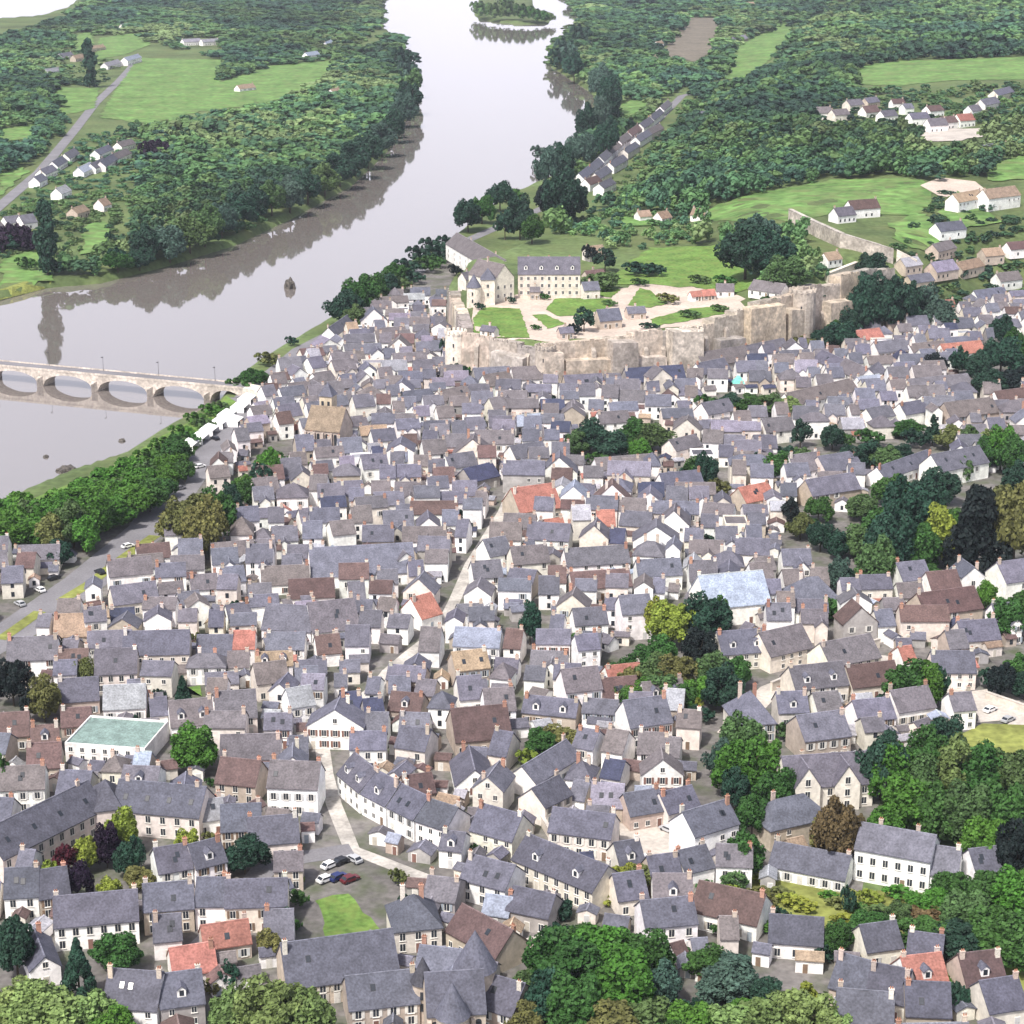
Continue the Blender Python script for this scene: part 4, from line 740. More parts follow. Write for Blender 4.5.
ROADS = [([P(*q)[:2] for q in QROAD[:6]], 8.6), ([P(*q)[:2] for q in QROAD[5:]], 5), ([P(*q)[:2] for q in MAIN], 2.7), ([P(*q)[:2] for q in RST], 5), ([P(352, 850)[:2], P(300, 858)[:2], P(262, 872)[:2], P(210, 940)[:2]], 2.6), ([P(512, 962)[:2], P(553, 938)[:2]], 2.2), ([P(840, 655)[:2], P(700, 640)[:2]], 2.2)]
def free(o):
    c, s = math.cos(o[4]), math.sin(o[4])
    xs = np.array([o[0] + a * o[2] * c - b * o[3] * s for a, b in ((0, 0), (1, 1), (1, -1), (-1, 1), (-1, -1), (0, 1), (0, -1))]); ys = np.array([o[1] + a * o[2] * s + b * o[3] * c for a, b in ((0, 0), (1, 1), (1, -1), (-1, 1), (-1, -1), (0, 1), (0, -1))])
    px, py, _ = proj(xs, ys, np.zeros(7))
    if not inpoly(TOWN, px, py).all(): return False
    if (px < 150).any() and (py < 560).any() and not inpoly([(-40, 582), (0, 560), (60, 552), (100, 560), (60, 585), (-40, 625)], px, py).all(): return False
    if inpoly(HILL, xs, ys).any(): return False
    for q in PARKS:
        if inpoly(q, px, py).any(): return False
    for pts, wd in ROADS:
        if polydist(pts, xs, ys, False).min() < wd: return False
    return not OBBS.hit(o)
def field_rot(x, y):
    px, py, _ = proj(x, y, 0); r = 5 * math.sin(px / 130.) + 5 * math.cos(py / 90. + px / 300)
    if px < 420 and py < 520: r += 22 * smooth((520 - py) / 120) * smooth((430 - px) / 150)
    if 380 < px < 640 and py > 760: r -= 14
    if px > 740 and 560 < py < 740: r += 8
    return math.radians(float(r))
Y = 300.0
while Y < 1010:
    dep = random.uniform(6.8, 9.6); X = -Y * .27 - 30
    while X < Y * .27 + 40:
        w = random.uniform(4.6, 10.5) if random.random() < .88 else random.uniform(10, 16); h_ = random.uniform(3.2, 6.4) + (.9 if Y > 520 else 0); rz = field_rot(X + w / 2, Y) + random.gauss(0, .09); dd = dep * random.uniform(.85, 1.1)
        typ = random.choices(('g', 'e', 'h', 'f'), (.78, .14, .06, .02))[0]
        ok = False
        for sh in (0, 1):
            cx, cy = X + w / 2, Y + dd / 2 + random.uniform(-1.2, 1.2)
            o = obb(cx, cy, w + .1, dd + .1, rz)
            if free(o):
                roof = random.choices('SBRGNDUV', (.83, .085, .008, .02, .012, .02, .006, .02))[0]; wall = random.choices('WCTK', (.70, .20, .07, .03))[0]
                if typ == 'f' and roof in 'RBNV': roof = 'G'
                spec((cx, cy), w, dd, rz, h_, roof, wall, typ, fixed=False, pitch=random.uniform(.6, .95)); ok = True; break
            w *= .66
        X += w + (.15 if ok and random.random() < .78 else random.uniform(.5, 4.5)) if ok else random.uniform(1.5, 3.5)
    Y += dep + random.choices((.6, 2.6, 5) if Y < 470 else (2, 4.5, 8.5), (.35, .35, .3))[0]
# sheds and low annexes in the gaps that are left
SHEDS = []
for _ in range(16000):
    Y = random.uniform(320, 960); X = random.uniform(-.275, .275) * Y; w = random.uniform(2.6, 5.5); d = random.uniform(2.6, 4.6); rz = field_rot(X, Y) + random.gauss(0, .25); o = obb(X, Y, w, d, rz, .1)
    if OBBS.hit(o) or not free(o): continue
    roof = random.choices('SBRGNUD', (.56, .18, .03, .11, .05, .02, .05))[0]; h = spec((X, Y), w, d, rz, random.uniform(2.1, 3.3), roof, random.choices('WCTK', (.4, .25, .2, .15))[0], random.choice('gge'), fixed=False, pitch=random.uniform(.35, .8))
    HOUSES.remove(h); SHEDS.append(h)
print('houses', len(HOUSES), 'sheds', len(SHEDS))
# ------------------------------------------------------------------ which houses stand as things of their own
for h in HOUSES:
    h['px'], h['py'], h['s'] = [float(q) for q in proj(*h['c'], h['z'] + h['hw'] / 2)]
NIND = 300
inview = [h for h in HOUSES if -25 < h['px'] < 1050 and -5 < h['py'] < 1062]
def size(h): return h['s'] ** 2 * h['w'] * (h['hw'] + .35 * h['d'] ) * (1.35 if h['fixed'] else 1)
inview.sort(key=size, reverse=True)
IND = inview[:NIND]; rest = [h for h in HOUSES if h not in IND]
for h in IND: house_things(h, 2 if h['py'] > 640 else 1)
for h in SHEDS: h['px'], h['py'], h['s'] = [float(q) for q in proj(*h['c'], h['z'] + 2)]
SHEDS.sort(key=lambda h: -h['s'])
SIND = [h for h in SHEDS if -15 < h['px'] < 1040 and h['py'] < 1040][:180]; rest += [h for h in SHEDS if h not in SIND]
for h in SIND:
    root = empty('outbuilding', (h['c'][0], h['c'][1], h['z'] - .05), h['rz']); h['root'] = root; mw, mr = MB(), MB(); walls_roof(h, mw, mr); mw.obj('wall', M_WALL, root); mr.obj('roof', M_ROOF, root)
    place('door', DOOR, root, (random.uniform(-.25, .25) * h['w'], -h['d'] / 2 - .03, -.1)).color = random.choice(SHC)
mst = MB()
for h in rest: house_stuff(h, mst)
tag(mst.obj('distant_houses', [M_WALL, M_ROOF, M_GLASS]), 'dense grey slate and white walled houses of the old town farther off', kind='stuff')
print('individual', len(IND), 'rest', len(rest))
# ------------------------------------------------------------------ trees
def leaf_cloud(kind, nclump, nleaf, lsize, seed):
    """unit crown: radius about 1, height 0..1 (scaled by the object); returns (n,4,3) quads"""
    r = np.random.default_rng(seed); cs = []; rs = []
    def put(c, rad): cs.append(c); rs.append(rad)
    for i in range(nclump):
        a = r.uniform(0, 2 * PI)
        if kind == 'round':
            u = r.uniform(-.55, 1); q = math.sqrt(max(0, 1 - u * u)); k = r.uniform(.5, .86); k *= 1 + .22 * math.sin(a * 2 + seed) + .12 * math.sin(a * 3 + seed * 2); put((math.cos(a) * q * k, math.sin(a) * q * k, .5 + .40 * u * k / .8), r.uniform(.15, .36))
        elif kind == 'cone':
            t = r.uniform(0, 1) ** .8; k = (1 - t) * .85 * r.uniform(.75, 1); put((math.cos(a) * k, math.sin(a) * k, .04 + .9 * t), .12 + .2 * (1 - t))
        elif kind == 'poplar':
            t = r.uniform(0, 1); k = math.sin(PI * (.12 + .8 * t)) * .68 * r.uniform(.6, 1); put((math.cos(a) * k, math.sin(a) * k, .05 + .9 * t), .36)
        elif kind == 'cedar':
            t = r.integers(0, 6) / 5; k = (1 - .8 * t) * r.uniform(.3, .9); put((math.cos(a) * k, math.sin(a) * k, .15 + .8 * t), r.uniform(.18, .28))
        else:
            u = r.uniform(0, 1); k = r.uniform(.3, .75); put((math.cos(a) * k, math.sin(a) * k, .3 + .5 * u * (1 - k * .6)), r.uniform(.25, .4))
    cs = np.array(cs); rs = np.array(rs)
    asp = {'round': 2.0, 'cone': 2.6, 'poplar': 5, 'cedar': 1.9, 'shrub': 1.3}[kind]       # height over radius, to keep clumps round
    idx = np.repeat(np.arange(nclump), nleaf); n = len(idx)
    d = r.normal(size=(n, 3)); d[:, 2] += .25; d /= np.linalg.norm(d, axis=1)[:, None]
    p = cs[idx] + d * rs[idx][:, None] * r.uniform(.72, 1.05, n)[:, None] * np.array([1, 1, 1 / asp * 1.15])
    nr = d * .8 + r.normal(size=(n, 3)) * (.22 if nleaf < 20 else .5); nr /= np.linalg.norm(nr, axis=1)[:, None]
    t = np.cross(nr, r.normal(size=(n, 3))); t /= np.linalg.norm(t, axis=1)[:, None]; b = np.cross(nr, t)
    s = lsize * r.uniform(.6, 1.3, n)[:, None]; sc = np.array([1, 1, 1 / asp])
    return np.stack([p + (-t - b * .6) * s * sc, p + (t - b * .6) * s * sc, p + (t * .55 + b) * s * sc, p + (-t * .55 + b) * s * sc], 1)
def quads_mesh(name, q, mats, col=None):
    n = len(q); me = bpy.data.meshes.new(name); me.vertices.add(n * 4); me.vertices.foreach_set('co', q.reshape(-1).astype(np.float32))
    me.loops.add(n * 4); me.loops.foreach_set('vertex_index', np.arange(n * 4, dtype=np.int32)); me.polygons.add(n); me.polygons.foreach_set('loop_start', np.arange(0, n * 4, 4, dtype=np.int32)); me.update(calc_edges=True)
    for m in mats: me.materials.append(m)
    if col is not None: a = me.attributes.new('Col', 'FLOAT_COLOR', 'FACE'); a.data.foreach_set('color', col.astype(np.float32).ravel())
    return me
CR = {}
for k, (nc, nl, ls) in {'round': (64, 150, .058), 'cone': (70, 100, .065), 'poplar': (70, 60, .10), 'cedar': (70, 110, .06), 'shrub': (26, 80, .10)}.items():
    CR[k] = [quads_mesh('crown', leaf_cloud(k, nc, nl, ls, 10 + i), [M_LEAF]) for i in range(4)]
    CR[k + '_far'] = [quads_mesh('crown', leaf_cloud(k, nc // 2, 26, ls * 2.3, 50 + i), [M_LEAF]) for i in range(4)]
tm = MB(); tm.cyl(.06, .025, -.05, .75, 8)
for a in range(5):
    T = Matrix.Translation((0, 0, .28 + a * .07)) @ Matrix.Rotation(a * 2.4, 4, 'Z') @ Matrix.Rotation(.9, 4, 'Y'); tm.cyl(.025, .008, 0, .55, 6, T=T)
TRUNK = tm.mesh('trunk', [M_BARK])
tm = MB(); tm.cyl(.07, .02, -.05, .8, 8); STEM = tm.mesh('trunk', [M_BARK])
TC = {'d': (.026, .072, .046), 'g': (.05, .13, .03), 'b': (.075, .195, .028), 'y': (.25, .31, .05), 'o': (.15, .165, .055), 'p': (.028, .014, .038), 'm': (.10, .016, .03), 'n': (.16, .125, .06), 'k': (.012, .022, .022), 'l': (.18, .26, .085), 't': (.07, .13, .10), 'e': (.09, .16, .055)}
TN = {'d': 'dark green', 'g': 'deep green', 'b': 'bright green', 'y': 'yellow green', 'o': 'olive', 'p': 'dark purple', 'm': 'maroon', 'n': 'brownish', 'k': 'nearly black', 'l': 'pale green', 't': 'bluish green', 'e': 'mid green'}
TREES = []
def tree(p, rad, hgt, kind='round', c='g', px=None):
    col = TC[c]; k = random.uniform(.82, 1.2) * .78; col = (col[0] * k * random.uniform(.9, 1.12), col[1] * k, col[2] * k, 1)
    TREES.append(dict(p=p, r=rad, h=hgt, kind=kind, c=c, col=col))
KD = {'r': 'round', 'c': 'cone', 'p': 'poplar', 'x': 'cedar', 's': 'shrub'}
# x, base y, width px, height px, kind, colour
TS = """48 276 26 78 p d|90 88 16 48 p d|14 706 36 46 r k|30 722 20 30 r k|45 722 36 44 r o|83 690 26 32 r o|184 722 26 46 c d|201 655 18 24 r o|197 772 50 48 r b|122 856 36 46 r y|108 868 28 42 r p|88 872 30 36 r y|67 880 22 38 r m|78 902 28 46 r p|51 884 26 26 s y|131 878 30 38 r d|112 907 30 34 r y|140 890 32 26 r o|189 861 30 32 r y|245 874 42 40 r d|80 1000 38 72 c d|120 975 44 50 r g|105 965 26 30 r g|18 975 44 66 r d|48 1046 90 78 r l|20 1030 60 60 r l|92 1040 60 60 r l|110 1050 50 50 r b|238 1050 60 70 r l|275 1056 70 90 r l|310 1058 60 76 r l|150 990 24 24 r d|170 992 26 18 s y|228 990 22 34 r d|212 995 20 22 s o|170 768 0 0 r g
4 805 18 46 r g|285 938 16 34 r d|270 960 26 34 r o|298 886 12 16 s y|72 655 30 18 s g|62 656 16 18 s k|30 600 0 0 r g|530 645 26 40 r d|553 642 10 12 s d|580 648 26 18 s g|578 676 16 14 s o|672 650 44 48 r y|660 640 34 40 r y|706 648 44 52 r d|715 632 30 34 r g|640 680 40 34 r g|618 682 30 22 r g|655 690 40 36 r e|676 692 40 38 r o|700 668 34 40 r k|715 690 40 40 r e|722 712 42 46 r d|738 690 32 34 r g|692 716 20 24 r y|700 722 26 20 s d|745 795 60 60 r b|775 812 40 44 r g|752 838 40 44 r g|745 880 44 48 r g|742 770 44 54 r e|766 788 40 48 r b|720 780 30 40 r t|735 810 34 40 r d
540 755 40 28 r g|560 752 36 28 r o|530 768 24 22 s y|578 762 26 20 s o|835 872 48 70 r n|848 860 36 50 r n|826 858 34 44 r o|848 916 14 36 c d|640 892 36 30 r o|622 890 30 28 r y|606 896 22 26 r d|634 905 12 16 s k|660 880 24 24 r n|975 578 70 84 x k|1012 575 60 90 r o|1035 570 50 80 r o|935 566 42 56 r y|950 562 34 44 r b|918 578 40 52 r g|890 580 54 70 r d|875 592 40 50 r e|905 545 54 70 r d|880 550 44 50 r g|860 560 36 40 r e|925 530 46 60 r d|838 560 26 32 r d|820 552 26 34 r d|800 540 26 30 r o|790 530 20 34 r k|810 535 18 24 r g|840 596 26 36 r t|832 620 28 24 s g|853 552 22 20 s g
905 708 50 48 r g|925 708 40 44 r b|890 712 24 22 r d|938 706 20 36 r d|1000 698 32 34 r k|1015 690 36 34 r g|1024 700 30 30 r d|990 690 20 24 r d|1005 640 40 40 r g|1018 620 36 30 r g|985 610 26 28 r b|850 722 28 16 s y|800 732 22 16 s g|892 800 52 60 r b|930 790 50 60 r g|945 775 44 56 r d|915 800 44 50 r e|955 800 50 60 r l|985 800 56 60 r g|1010 805 56 60 r e|905 835 64 60 r b|935 842 54 60 r g|965 850 60 66 r e|1000 850 60 66 r g|1025 850 50 60 r d|985 870 50 54 r b|1015 885 44 60 r k|885 850 44 44 r b|880 800 44 66 r d
950 900 40 36 r g|990 920 60 60 r g|1015 930 60 70 r b|965 935 54 54 r e|1000 965 70 70 r g|1030 975 60 70 r g|960 960 60 50 r d|930 950 54 36 r g|905 945 50 34 s g|880 950 50 30 s o|835 955 34 40 r g|830 962 26 24 s d|850 940 30 26 s g|780 922 20 20 s d|870 905 24 22 s y|860 915 24 18 s g|920 925 44 30 s n|730 905 30 26 s y|760 910 30 22 s o|740 925 26 18 s o|790 905 24 18 s y|1015 905 40 44 r b
565 1000 70 80 r g|600 985 70 76 r b|635 990 66 76 r g|620 1020 80 84 r b|575 1040 74 80 r g|545 1030 54 66 r d|530 1005 40 44 r e|560 960 34 44 r d|580 965 50 50 r g|640 1040 70 60 r e|525 1046 44 50 r o|608 1060 80 70 r o|660 1010 44 54 r t|690 1046 60 56 r b|730 1052 70 60 r l|770 1050 70 70 r l|805 1052 70 76 r l|750 1030 50 40 r b|725 1000 60 44 r t|735 985 50 40 r t|705 975 44 30 r g|700 1035 40 44 r d|800 1030 40 50 r y|838 1056 40 50 r l|765 1005 36 34 r d|668 1056 40 46 r g|742 988 30 34 r d
925 985 30 30 s e|945 990 36 26 s b|900 985 22 24 s n|890 976 20 16 s o|955 1010 30 34 s d|590 452 34 36 r d|610 460 40 34 r d|578 456 30 28 r e|632 452 30 36 r g|652 452 36 34 r e|640 462 26 26 r b|600 468 26 20 r g|708 414 24 24 r g|728 416 26 26 r d|748 418 30 26 r g|770 416 34 24 r e|785 416 28 22 r l|706 490 26 38 r d|700 480 26 26 r g|688 478 14 14 s d|720 496 22 22 r o|662 440 0 0 r g|800 448 20 30 r d|790 470 26 28 r d|832 450 26 28 r d|845 448 18 20 r g|870 470 36 32 r d|885 472 36 30 r e|895 466 30 26 r d|908 438 30 22 r g|932 446 20 34 c d|950 450 34 28 r o|965 450 30 26 r e|1000 470 36 46 r b|1010 475 36 44 r g|990 455 26 30 r l|1015 500 36 40 r d|900 502 0 0 r g
862 336 38 62 r d|884 337 42 66 r d|905 334 36 56 r d|925 332 36 48 r t|940 336 30 38 r t|872 285 36 36 r d|840 350 34 30 r d|822 352 26 26 r d|806 354 26 22 r o|912 352 0 0 r g|935 378 24 26 r k|958 378 18 32 r d|978 385 30 36 r d|1000 378 40 46 r d|1015 368 30 40 r g|990 398 40 32 r d|1015 398 40 34 r k|1000 345 24 30 r d|965 375 20 26 r e|600 274 0 0 r g|448 366 14 32 r d|460 378 20 18 s d|475 376 12 12 s b|552 384 16 14 s k|568 384 18 20 s k|578 382 14 18 s k|535 396 18 12 s g|584 332 22 26 r d|575 335 12 14 r k|605 272 22 26 r d|590 262 14 20 r k|640 276 30 18 s d|655 276 20 16 s d|600 290 40 14 s e|668 304 20 14 s o|745 280 60 60 r d|770 278 50 50 r d|785 290 44 36 r e|760 250 40 36 r t|735 262 26 34 r d|455 276 12 14 r k|330 336 0 0 r g|268 488 26 40 r b|262 492 22 34 r d|276 470 22 26 r g|254 388 30 20 r g|240 392 24 18 r g|292 346 12 12 s d|270 366 26 18 s o|232 510 0 0 r g
345 325 36 38 r d|358 318 36 42 r g|372 306 34 34 r g|385 300 30 28 r d|396 284 28 28 r g|408 274 26 24 r d|420 264 24 22 r d|432 256 22 22 r d|412 284 24 20 r d|428 273 22 20 r g|440 262 22 20 r d|448 252 20 20 r d|400 292 22 20 r e|436 268 18 16 r g|355 330 30 26 r e|385 310 22 20 r e|468 232 30 34 r d|482 224 24 30 r g|500 212 26 32 r d|512 205 20 22 r g|520 240 28 44 r d|532 244 26 30 r g|505 240 20 30 r d|560 228 40 60 r d|575 222 30 44 r d|548 220 26 36 r k|548 190 26 44 r t|562 182 26 40 r d|540 170 16 18 r t
190 552 50 66 r o|205 560 48 66 r o|178 545 40 54 r o|218 545 36 60 r g|230 528 30 46 r d|240 510 30 34 r g|246 500 26 28 r b|196 575 0 0 r g|185 482 24 36 r d|172 478 30 40 r g|176 462 34 40 r d|160 500 34 36 r d|150 512 40 50 r d|130 520 44 54 r o|110 530 44 54 r g|92 540 40 70 r o|74 548 44 70 r o|56 550 40 60 r o|84 552 36 60 r g|40 545 40 46 r o|20 548 44 50 r b|140 500 40 40 r g|120 505 40 44 r e|100 510 40 44 r o|80 512 40 40 r o|60 520 40 40 r e|168 486 30 30 r g|0 550 50 50 r b|200 462 0 0 r g|150 478 24 20 s e|120 485 26 20 s b|90 492 26 20 s e|135 470 20 18 s e|30 520 36 26 s e|180 448 20 16 s e|205 430 20 16 s e|160 455 20 16 s b|12 530 34 30 s b|222 412 18 14 s e
775 482 30 34 r g|850 474 34 34 r d|890 506 36 34 r g|862 520 36 30 r e|940 505 36 40 r d|1005 520 40 40 r o|818 522 28 30 r g|800 470 26 26 r e|915 448 24 24 r d|870 446 26 22 r g|835 474 26 22 r o|760 470 22 22 r d|985 470 30 34 r g|960 480 24 28 s e|955 548 40 46 r g|928 590 30 26 r g|850 590 26 24 s d|865 604 24 22 r d|620 704 36 26 r g|640 706 40 30 r b|662 708 40 34 r e|684 712 36 30 r g|700 708 36 34 r b|660 672 40 36 r g|632 694 34 26 r o|60 505 34 22 s b|85 496 34 22 s b|108 484 32 22 s b|130 474 30 22 s b|150 464 28 20 s b|168 452 28 20 s b|184 440 26 20 s b|198 426 24 18 s b|212 416 22 16 s b|70 522 36 26 s g|95 512 36 26 s g|118 500 34 26 s e|142 488 32 26 s b|162 474 30 24 s g|180 460 26 20 s g|20 510 40 24 s b|40 520 40 26 s b|0 520 40 26 s b|10 545 44 40 r b|60 540 40 40 r g|105 520 40 40 r g|122 514 36 40 r e|190 446 20 18 s g|60 566 30 26 r d|210 545 30 40 r d
560 392 16 12 s k|595 384 18 12 s d|610 386 20 12 s g|645 368 14 14 s d|665 372 16 12 s g|700 366 18 14 s d|728 364 16 14 s k|760 352 22 16 s d|775 350 22 18 s g|790 350 20 16 s d|500 386 16 10 s g|520 390 18 10 s d|850 340 30 36 r d|835 345 26 26 r g|815 300 20 12 s d|770 304 16 10 s g|720 312 16 10 s e|690 318 20 9 s e|650 330 18 9 s d|570 334 14 10 s d|545 300 10 8 s g|480 310 10 9 s d|512 304 8 9 s d|640 286 16 10 s g|700 284 20 12 s e|725 286 20 14 s g|610 306 14 8 s e|536 330 10 7 s g
735 890 34 28 r e|755 882 26 20 s y|762 900 30 20 s o|800 910 30 16 s y|780 898 26 14 s o|745 905 30 18 s g|840 908 26 16 s o|880 918 30 18 s e|900 900 30 22 s b|700 960 30 22 s g|845 925 26 16 s y|760 930 26 18 s b|725 935 30 24 r g|830 900 20 14 s b|870 935 40 26 r g|900 925 36 24 r e|930 915 40 34 r b|700 890 22 18 s g|610 905 26 18 s y|560 918 28 24 s d|690 865 18 16 s g
10 252 30 26 r d|28 270 22 20 r g|58 275 16 22 r d|120 268 20 24 s d|112 250 10 26 r d|118 272 30 22 r g|140 272 30 28 r d|145 262 36 46 r d|170 262 40 50 r t|190 252 40 48 r e|205 246 36 50 r e|222 238 36 46 r t|240 228 36 44 r d|255 220 34 42 r d|272 216 34 44 r e|290 212 34 44 r t|308 204 34 42 r d|325 196 34 42 r e|340 186 32 42 r d|355 176 32 44 r d|368 168 30 44 r d|382 158 30 40 r t|394 146 26 40 r d|404 132 26 40 r t|410 118 24 40 r d|412 100 22 36 r e|410 84 20 32 r t|404 70 20 32 r d
18 250 40 30 s p|6 252 30 28 s p|30 252 24 20 s p|150 162 20 28 r p|162 156 20 24 r p|178 144 14 12 r p|192 134 16 14 r p|210 128 18 12 r p|154 152 20 16 r p|560 60 0 0 r g|586 150 26 36 r d|600 138 26 40 r t|608 126 26 40 r d|610 114 26 40 r d|600 100 26 34 r t|574 88 22 28 r d|560 76 20 26 r d|566 62 20 26 r t|582 46 20 24 r d|580 168 26 36 r t|606 160 26 40 r d|484 20 18 20 r e|498 22 18 20 r e|512 20 18 20 r e|526 22 20 20 r g|540 24 16 16 r g|548 24 14 12 r e|478 16 14 16 r e|505 8 16 14 r e"""
for line in TS.replace('\n', '|').split('|'):
    q = line.split(); x, y, wd, ht = [float(v) for v in q[:4]]
    if wd == 0: continue
    if x < 186 and 440 < y < 556 and q[4] == 'r':
        ht *= .72; q[5] = {'d': 'g', 'g': 'b', 'o': random.choice('oeb'), 'e': 'b'}.get(q[5], q[5])
    if x < 415 and y < 290 and q[4] == 'r': ht *= .8
    p = P(x, y)
    if p[2] < -1.5: p[2] = -2.0
    s = float(proj(*p)[2]); kind = KD[q[4]]; rad = wd / 2 / s * 1.02; dep = math.atan2(CAMH - p[2], math.hypot(p[0], p[1]))
    hg = max(rad * (.9 if kind == 'shrub' else 1.25), (ht * (1.14 if 560 < y < 900 else 1) / s - 2 * rad * math.sin(dep) * .55) / math.cos(dep) * 1.02)
    tree(p, rad, hg, kind, q[5])
# small garden trees in the gaps between the houses
n = 0; NT0 = len(TREES)
for _ in range(9000):
    if n >= 70: break
    Y = random.uniform(320, 830); X = random.uniform(-.27, .27) * Y; r = random.uniform(1.3, 2.9); px, py, s = [float(v) for v in proj(X, Y, 0)]
    if not (0 < px < 1024 and 400 < py < 1020) or not bool(inpoly(TOWN, np.array([px]), np.array([py]))[0]): continue
    if any(polydist(pts, np.array([X]), np.array([Y]), False)[0] < wd + r for pts, wd in ROADS) or any(bool(inpoly(q, np.array([px]), np.array([py]))[0]) for q in PARKS): continue
    o = (X, Y, r * .7, r * .7, 0, r)
    if OBBS.hit(o) or any(math.hypot(t['p'][0] - X, t['p'][1] - Y) < t['r'] + r for t in TREES): continue
    tree((X, Y, 0), r, r * random.uniform(1.5, 2.2), random.choice(('round', 'round', 'shrub')), random.choice('dgbgoed')); n += 1
print('trees', len(TREES), 'garden', n)
for t in TREES: t['px'], t['py'], t['s'] = [float(v) for v in proj(t['p'][0], t['p'][1], t['p'][2] + t['h'] / 2)]
def crown_name(t): return {'round': 'leafy_tree', 'cone': 'conifer_tree', 'poplar': 'poplar_tree', 'cedar': 'cedar_tree', 'shrub': 'shrub'}[t['kind']]
TREES.sort(key=lambda t: -(t['r'] * t['h'] * t['s'] ** 2))
treestuff = []
ntree = 0
for t in TREES:
    if ntree >= 330: treestuff.append(t); continue
    ntree += 1
    big = t['s'] * t['r'] * 2 > 24; p = t['p']; root = empty(crown_name(t), (p[0], p[1], p[2]), random.uniform(0, 6.28)); t['root'] = root
    z0 = 0 if t['kind'] == 'shrub' else .08 * t['h']
    c = place('crown', random.choice(CR[t['kind'] + ('' if big else '_far')]), root, (0, 0, z0 - .03 * t['h'])); c.scale = (t['r'], t['r'] * random.uniform(.9, 1.1), t['h'] - z0); c.color = t['col']
    if t['kind'] != 'shrub': k = place('trunk', TRUNK if t['kind'] == 'round' else STEM, root); k.scale = (min(t['h'] * .5, t['r']),) * 2 + (t['h'],)
# ------------------------------------------------------------------ woods (nobody could count these)
WOODS = [[(60, 290), (110, 280), (180, 262), (240, 240), (300, 212), (355, 180), (390, 148), (410, 108), (410, 62), (395, 38), (340, 62), (310, 92), (250, 112), (185, 122), (150, 128), (110, 136), (140, 160), (130, 200), (140, 240), (70, 266)],
    [(-60, 60), (0, 42), (60, 22), (90, 4), (100, -40), (385, -40), (384, 0), (378, 28), (345, 60), (270, 66), (225, 62), (140, 40), (95, 34), (60, 58), (0, 72)], [(-60, 80), (60, 60), (100, 72), (56, 92), (78, 118), (60, 142), (30, 165), (-60, 190)], [(215, 82), (222, 40), (275, 40), (270, 78), (252, 86)],
    [(548, 190), (590, 150), (590, 100), (578, 86), (552, 70), (558, 46), (582, 22), (570, 0), (565, -45), (1100, -45), (1100, 310), (940, 306), (910, 276), (760, 290), (752, 250), (620, 252), (560, 244), (545, 216)]]
def woods():
    pts = []
    y = 780.0
    while y < 6200:
        sp = 7.5 * (1 + max(0, y - 900) / 1500); xs = np.arange(-y * .30 - 60, y * .30 + 60, sp); X = xs + rng.uniform(-.42, .42, len(xs)) * sp; Y = y + rng.uniform(-.42, .42, len(xs)) * sp
        pts.append(np.stack([X, Y, np.full(len(xs), sp)], 1)); y += sp * 1.0
    A = np.concatenate(pts); Z = H(A[:, 0], A[:, 1]); px, py, s = proj(A[:, 0], A[:, 1], Z)
    hg = rng.uniform(7.5, 13, len(A)) * np.where(A[:, 0] < -40, .85, 1.0) * (1 + .25 * np.sin(A[:, 0] / 60) * np.cos(A[:, 1] / 90)); v_ = rng.lognormal(0, .28, len(A)); rad = A[:, 2] * .66 * np.clip(v_, .5, 1.7); hg = hg * (.55 + .45 * np.clip(v_, .5, 1.8))
    hpx = hg * s * .97
    ok = np.zeros(len(A), bool)
    for q in WOODS: ok |= inpoly(q, px, py)
    low = np.zeros(len(A), bool)
    for q in LOW: low |= inpoly(q, px, py)
    low &= ~inpoly(FIELDS[0], px, py) | (px > 880) | (py > 214)
    hg = np.where(low, hg * .42, hg); rad = np.where(low, rad * .55, rad); hpx = hg * s; ok |= low; ok &= ~low | (rng.random(len(A)) < .85)
    for i_, q in enumerate(CLEAR):
        c_ = inpoly(q, px, py) | inpoly(q, px, py - hpx * .8); ok &= ~c_ if i_ not in (8, 12, 13) and not (len(q) == 4 and q[0] == (935, 178)) else ~(c_ & (rng.random(len(A)) < .72))
    ok &= rng.random(len(A)) > .1; ok &= (Z > -1.5) & (px > -60) & (px < 1085)
    for pth, wd in ((QROAD[5:], 7), (LROAD, 7)): ok &= polydist([P(*q)[:2] for q in pth], A[:, 0], A[:, 1], False) > wd + rad * .6
    for t in TREES: ok &= np.hypot(A[:, 0] - t['p'][0], A[:, 1] - t['p'][1]) > t['r'] * .9
    for h in HOUSES:
        if h.get('far'): ok &= np.hypot(A[:, 0] - h['c'][0], A[:, 1] - h['c'][1]) > 5.2 + rad * .7
    return A[ok], Z[ok], hg[ok], rad[ok], s[ok]
A, Z, HG, RD, SS = woods(); print('wood trees', len(A))
pal = np.array([(.036, .082, .058), (.056, .125, .058), (.046, .105, .062), (.075, .155, .058), (.11, .19, .068), (.06, .13, .066), (.145, .205, .085)]); 
zone = np.sin(A[:, 0] / 47.) + np.cos(A[:, 1] / 83. + A[:, 0] / 120) + rng.normal(0, .75, len(A)) + 1.1 * np.sin(A[:, 0] / 150. + 2) * np.sin(A[:, 1] / 260.); pi_ = np.clip(((zone + 2.4) / 4.8 * len(pal)).astype(int), 0, len(pal) - 1)
near = [leaf_cloud('round', 20, 19, .14, 90 + i) for i in range(7)]; farc = [leaf_cloud('round', 12, 11, .22, 190 + i) for i in range(7)]
Q, CC_ = [], []
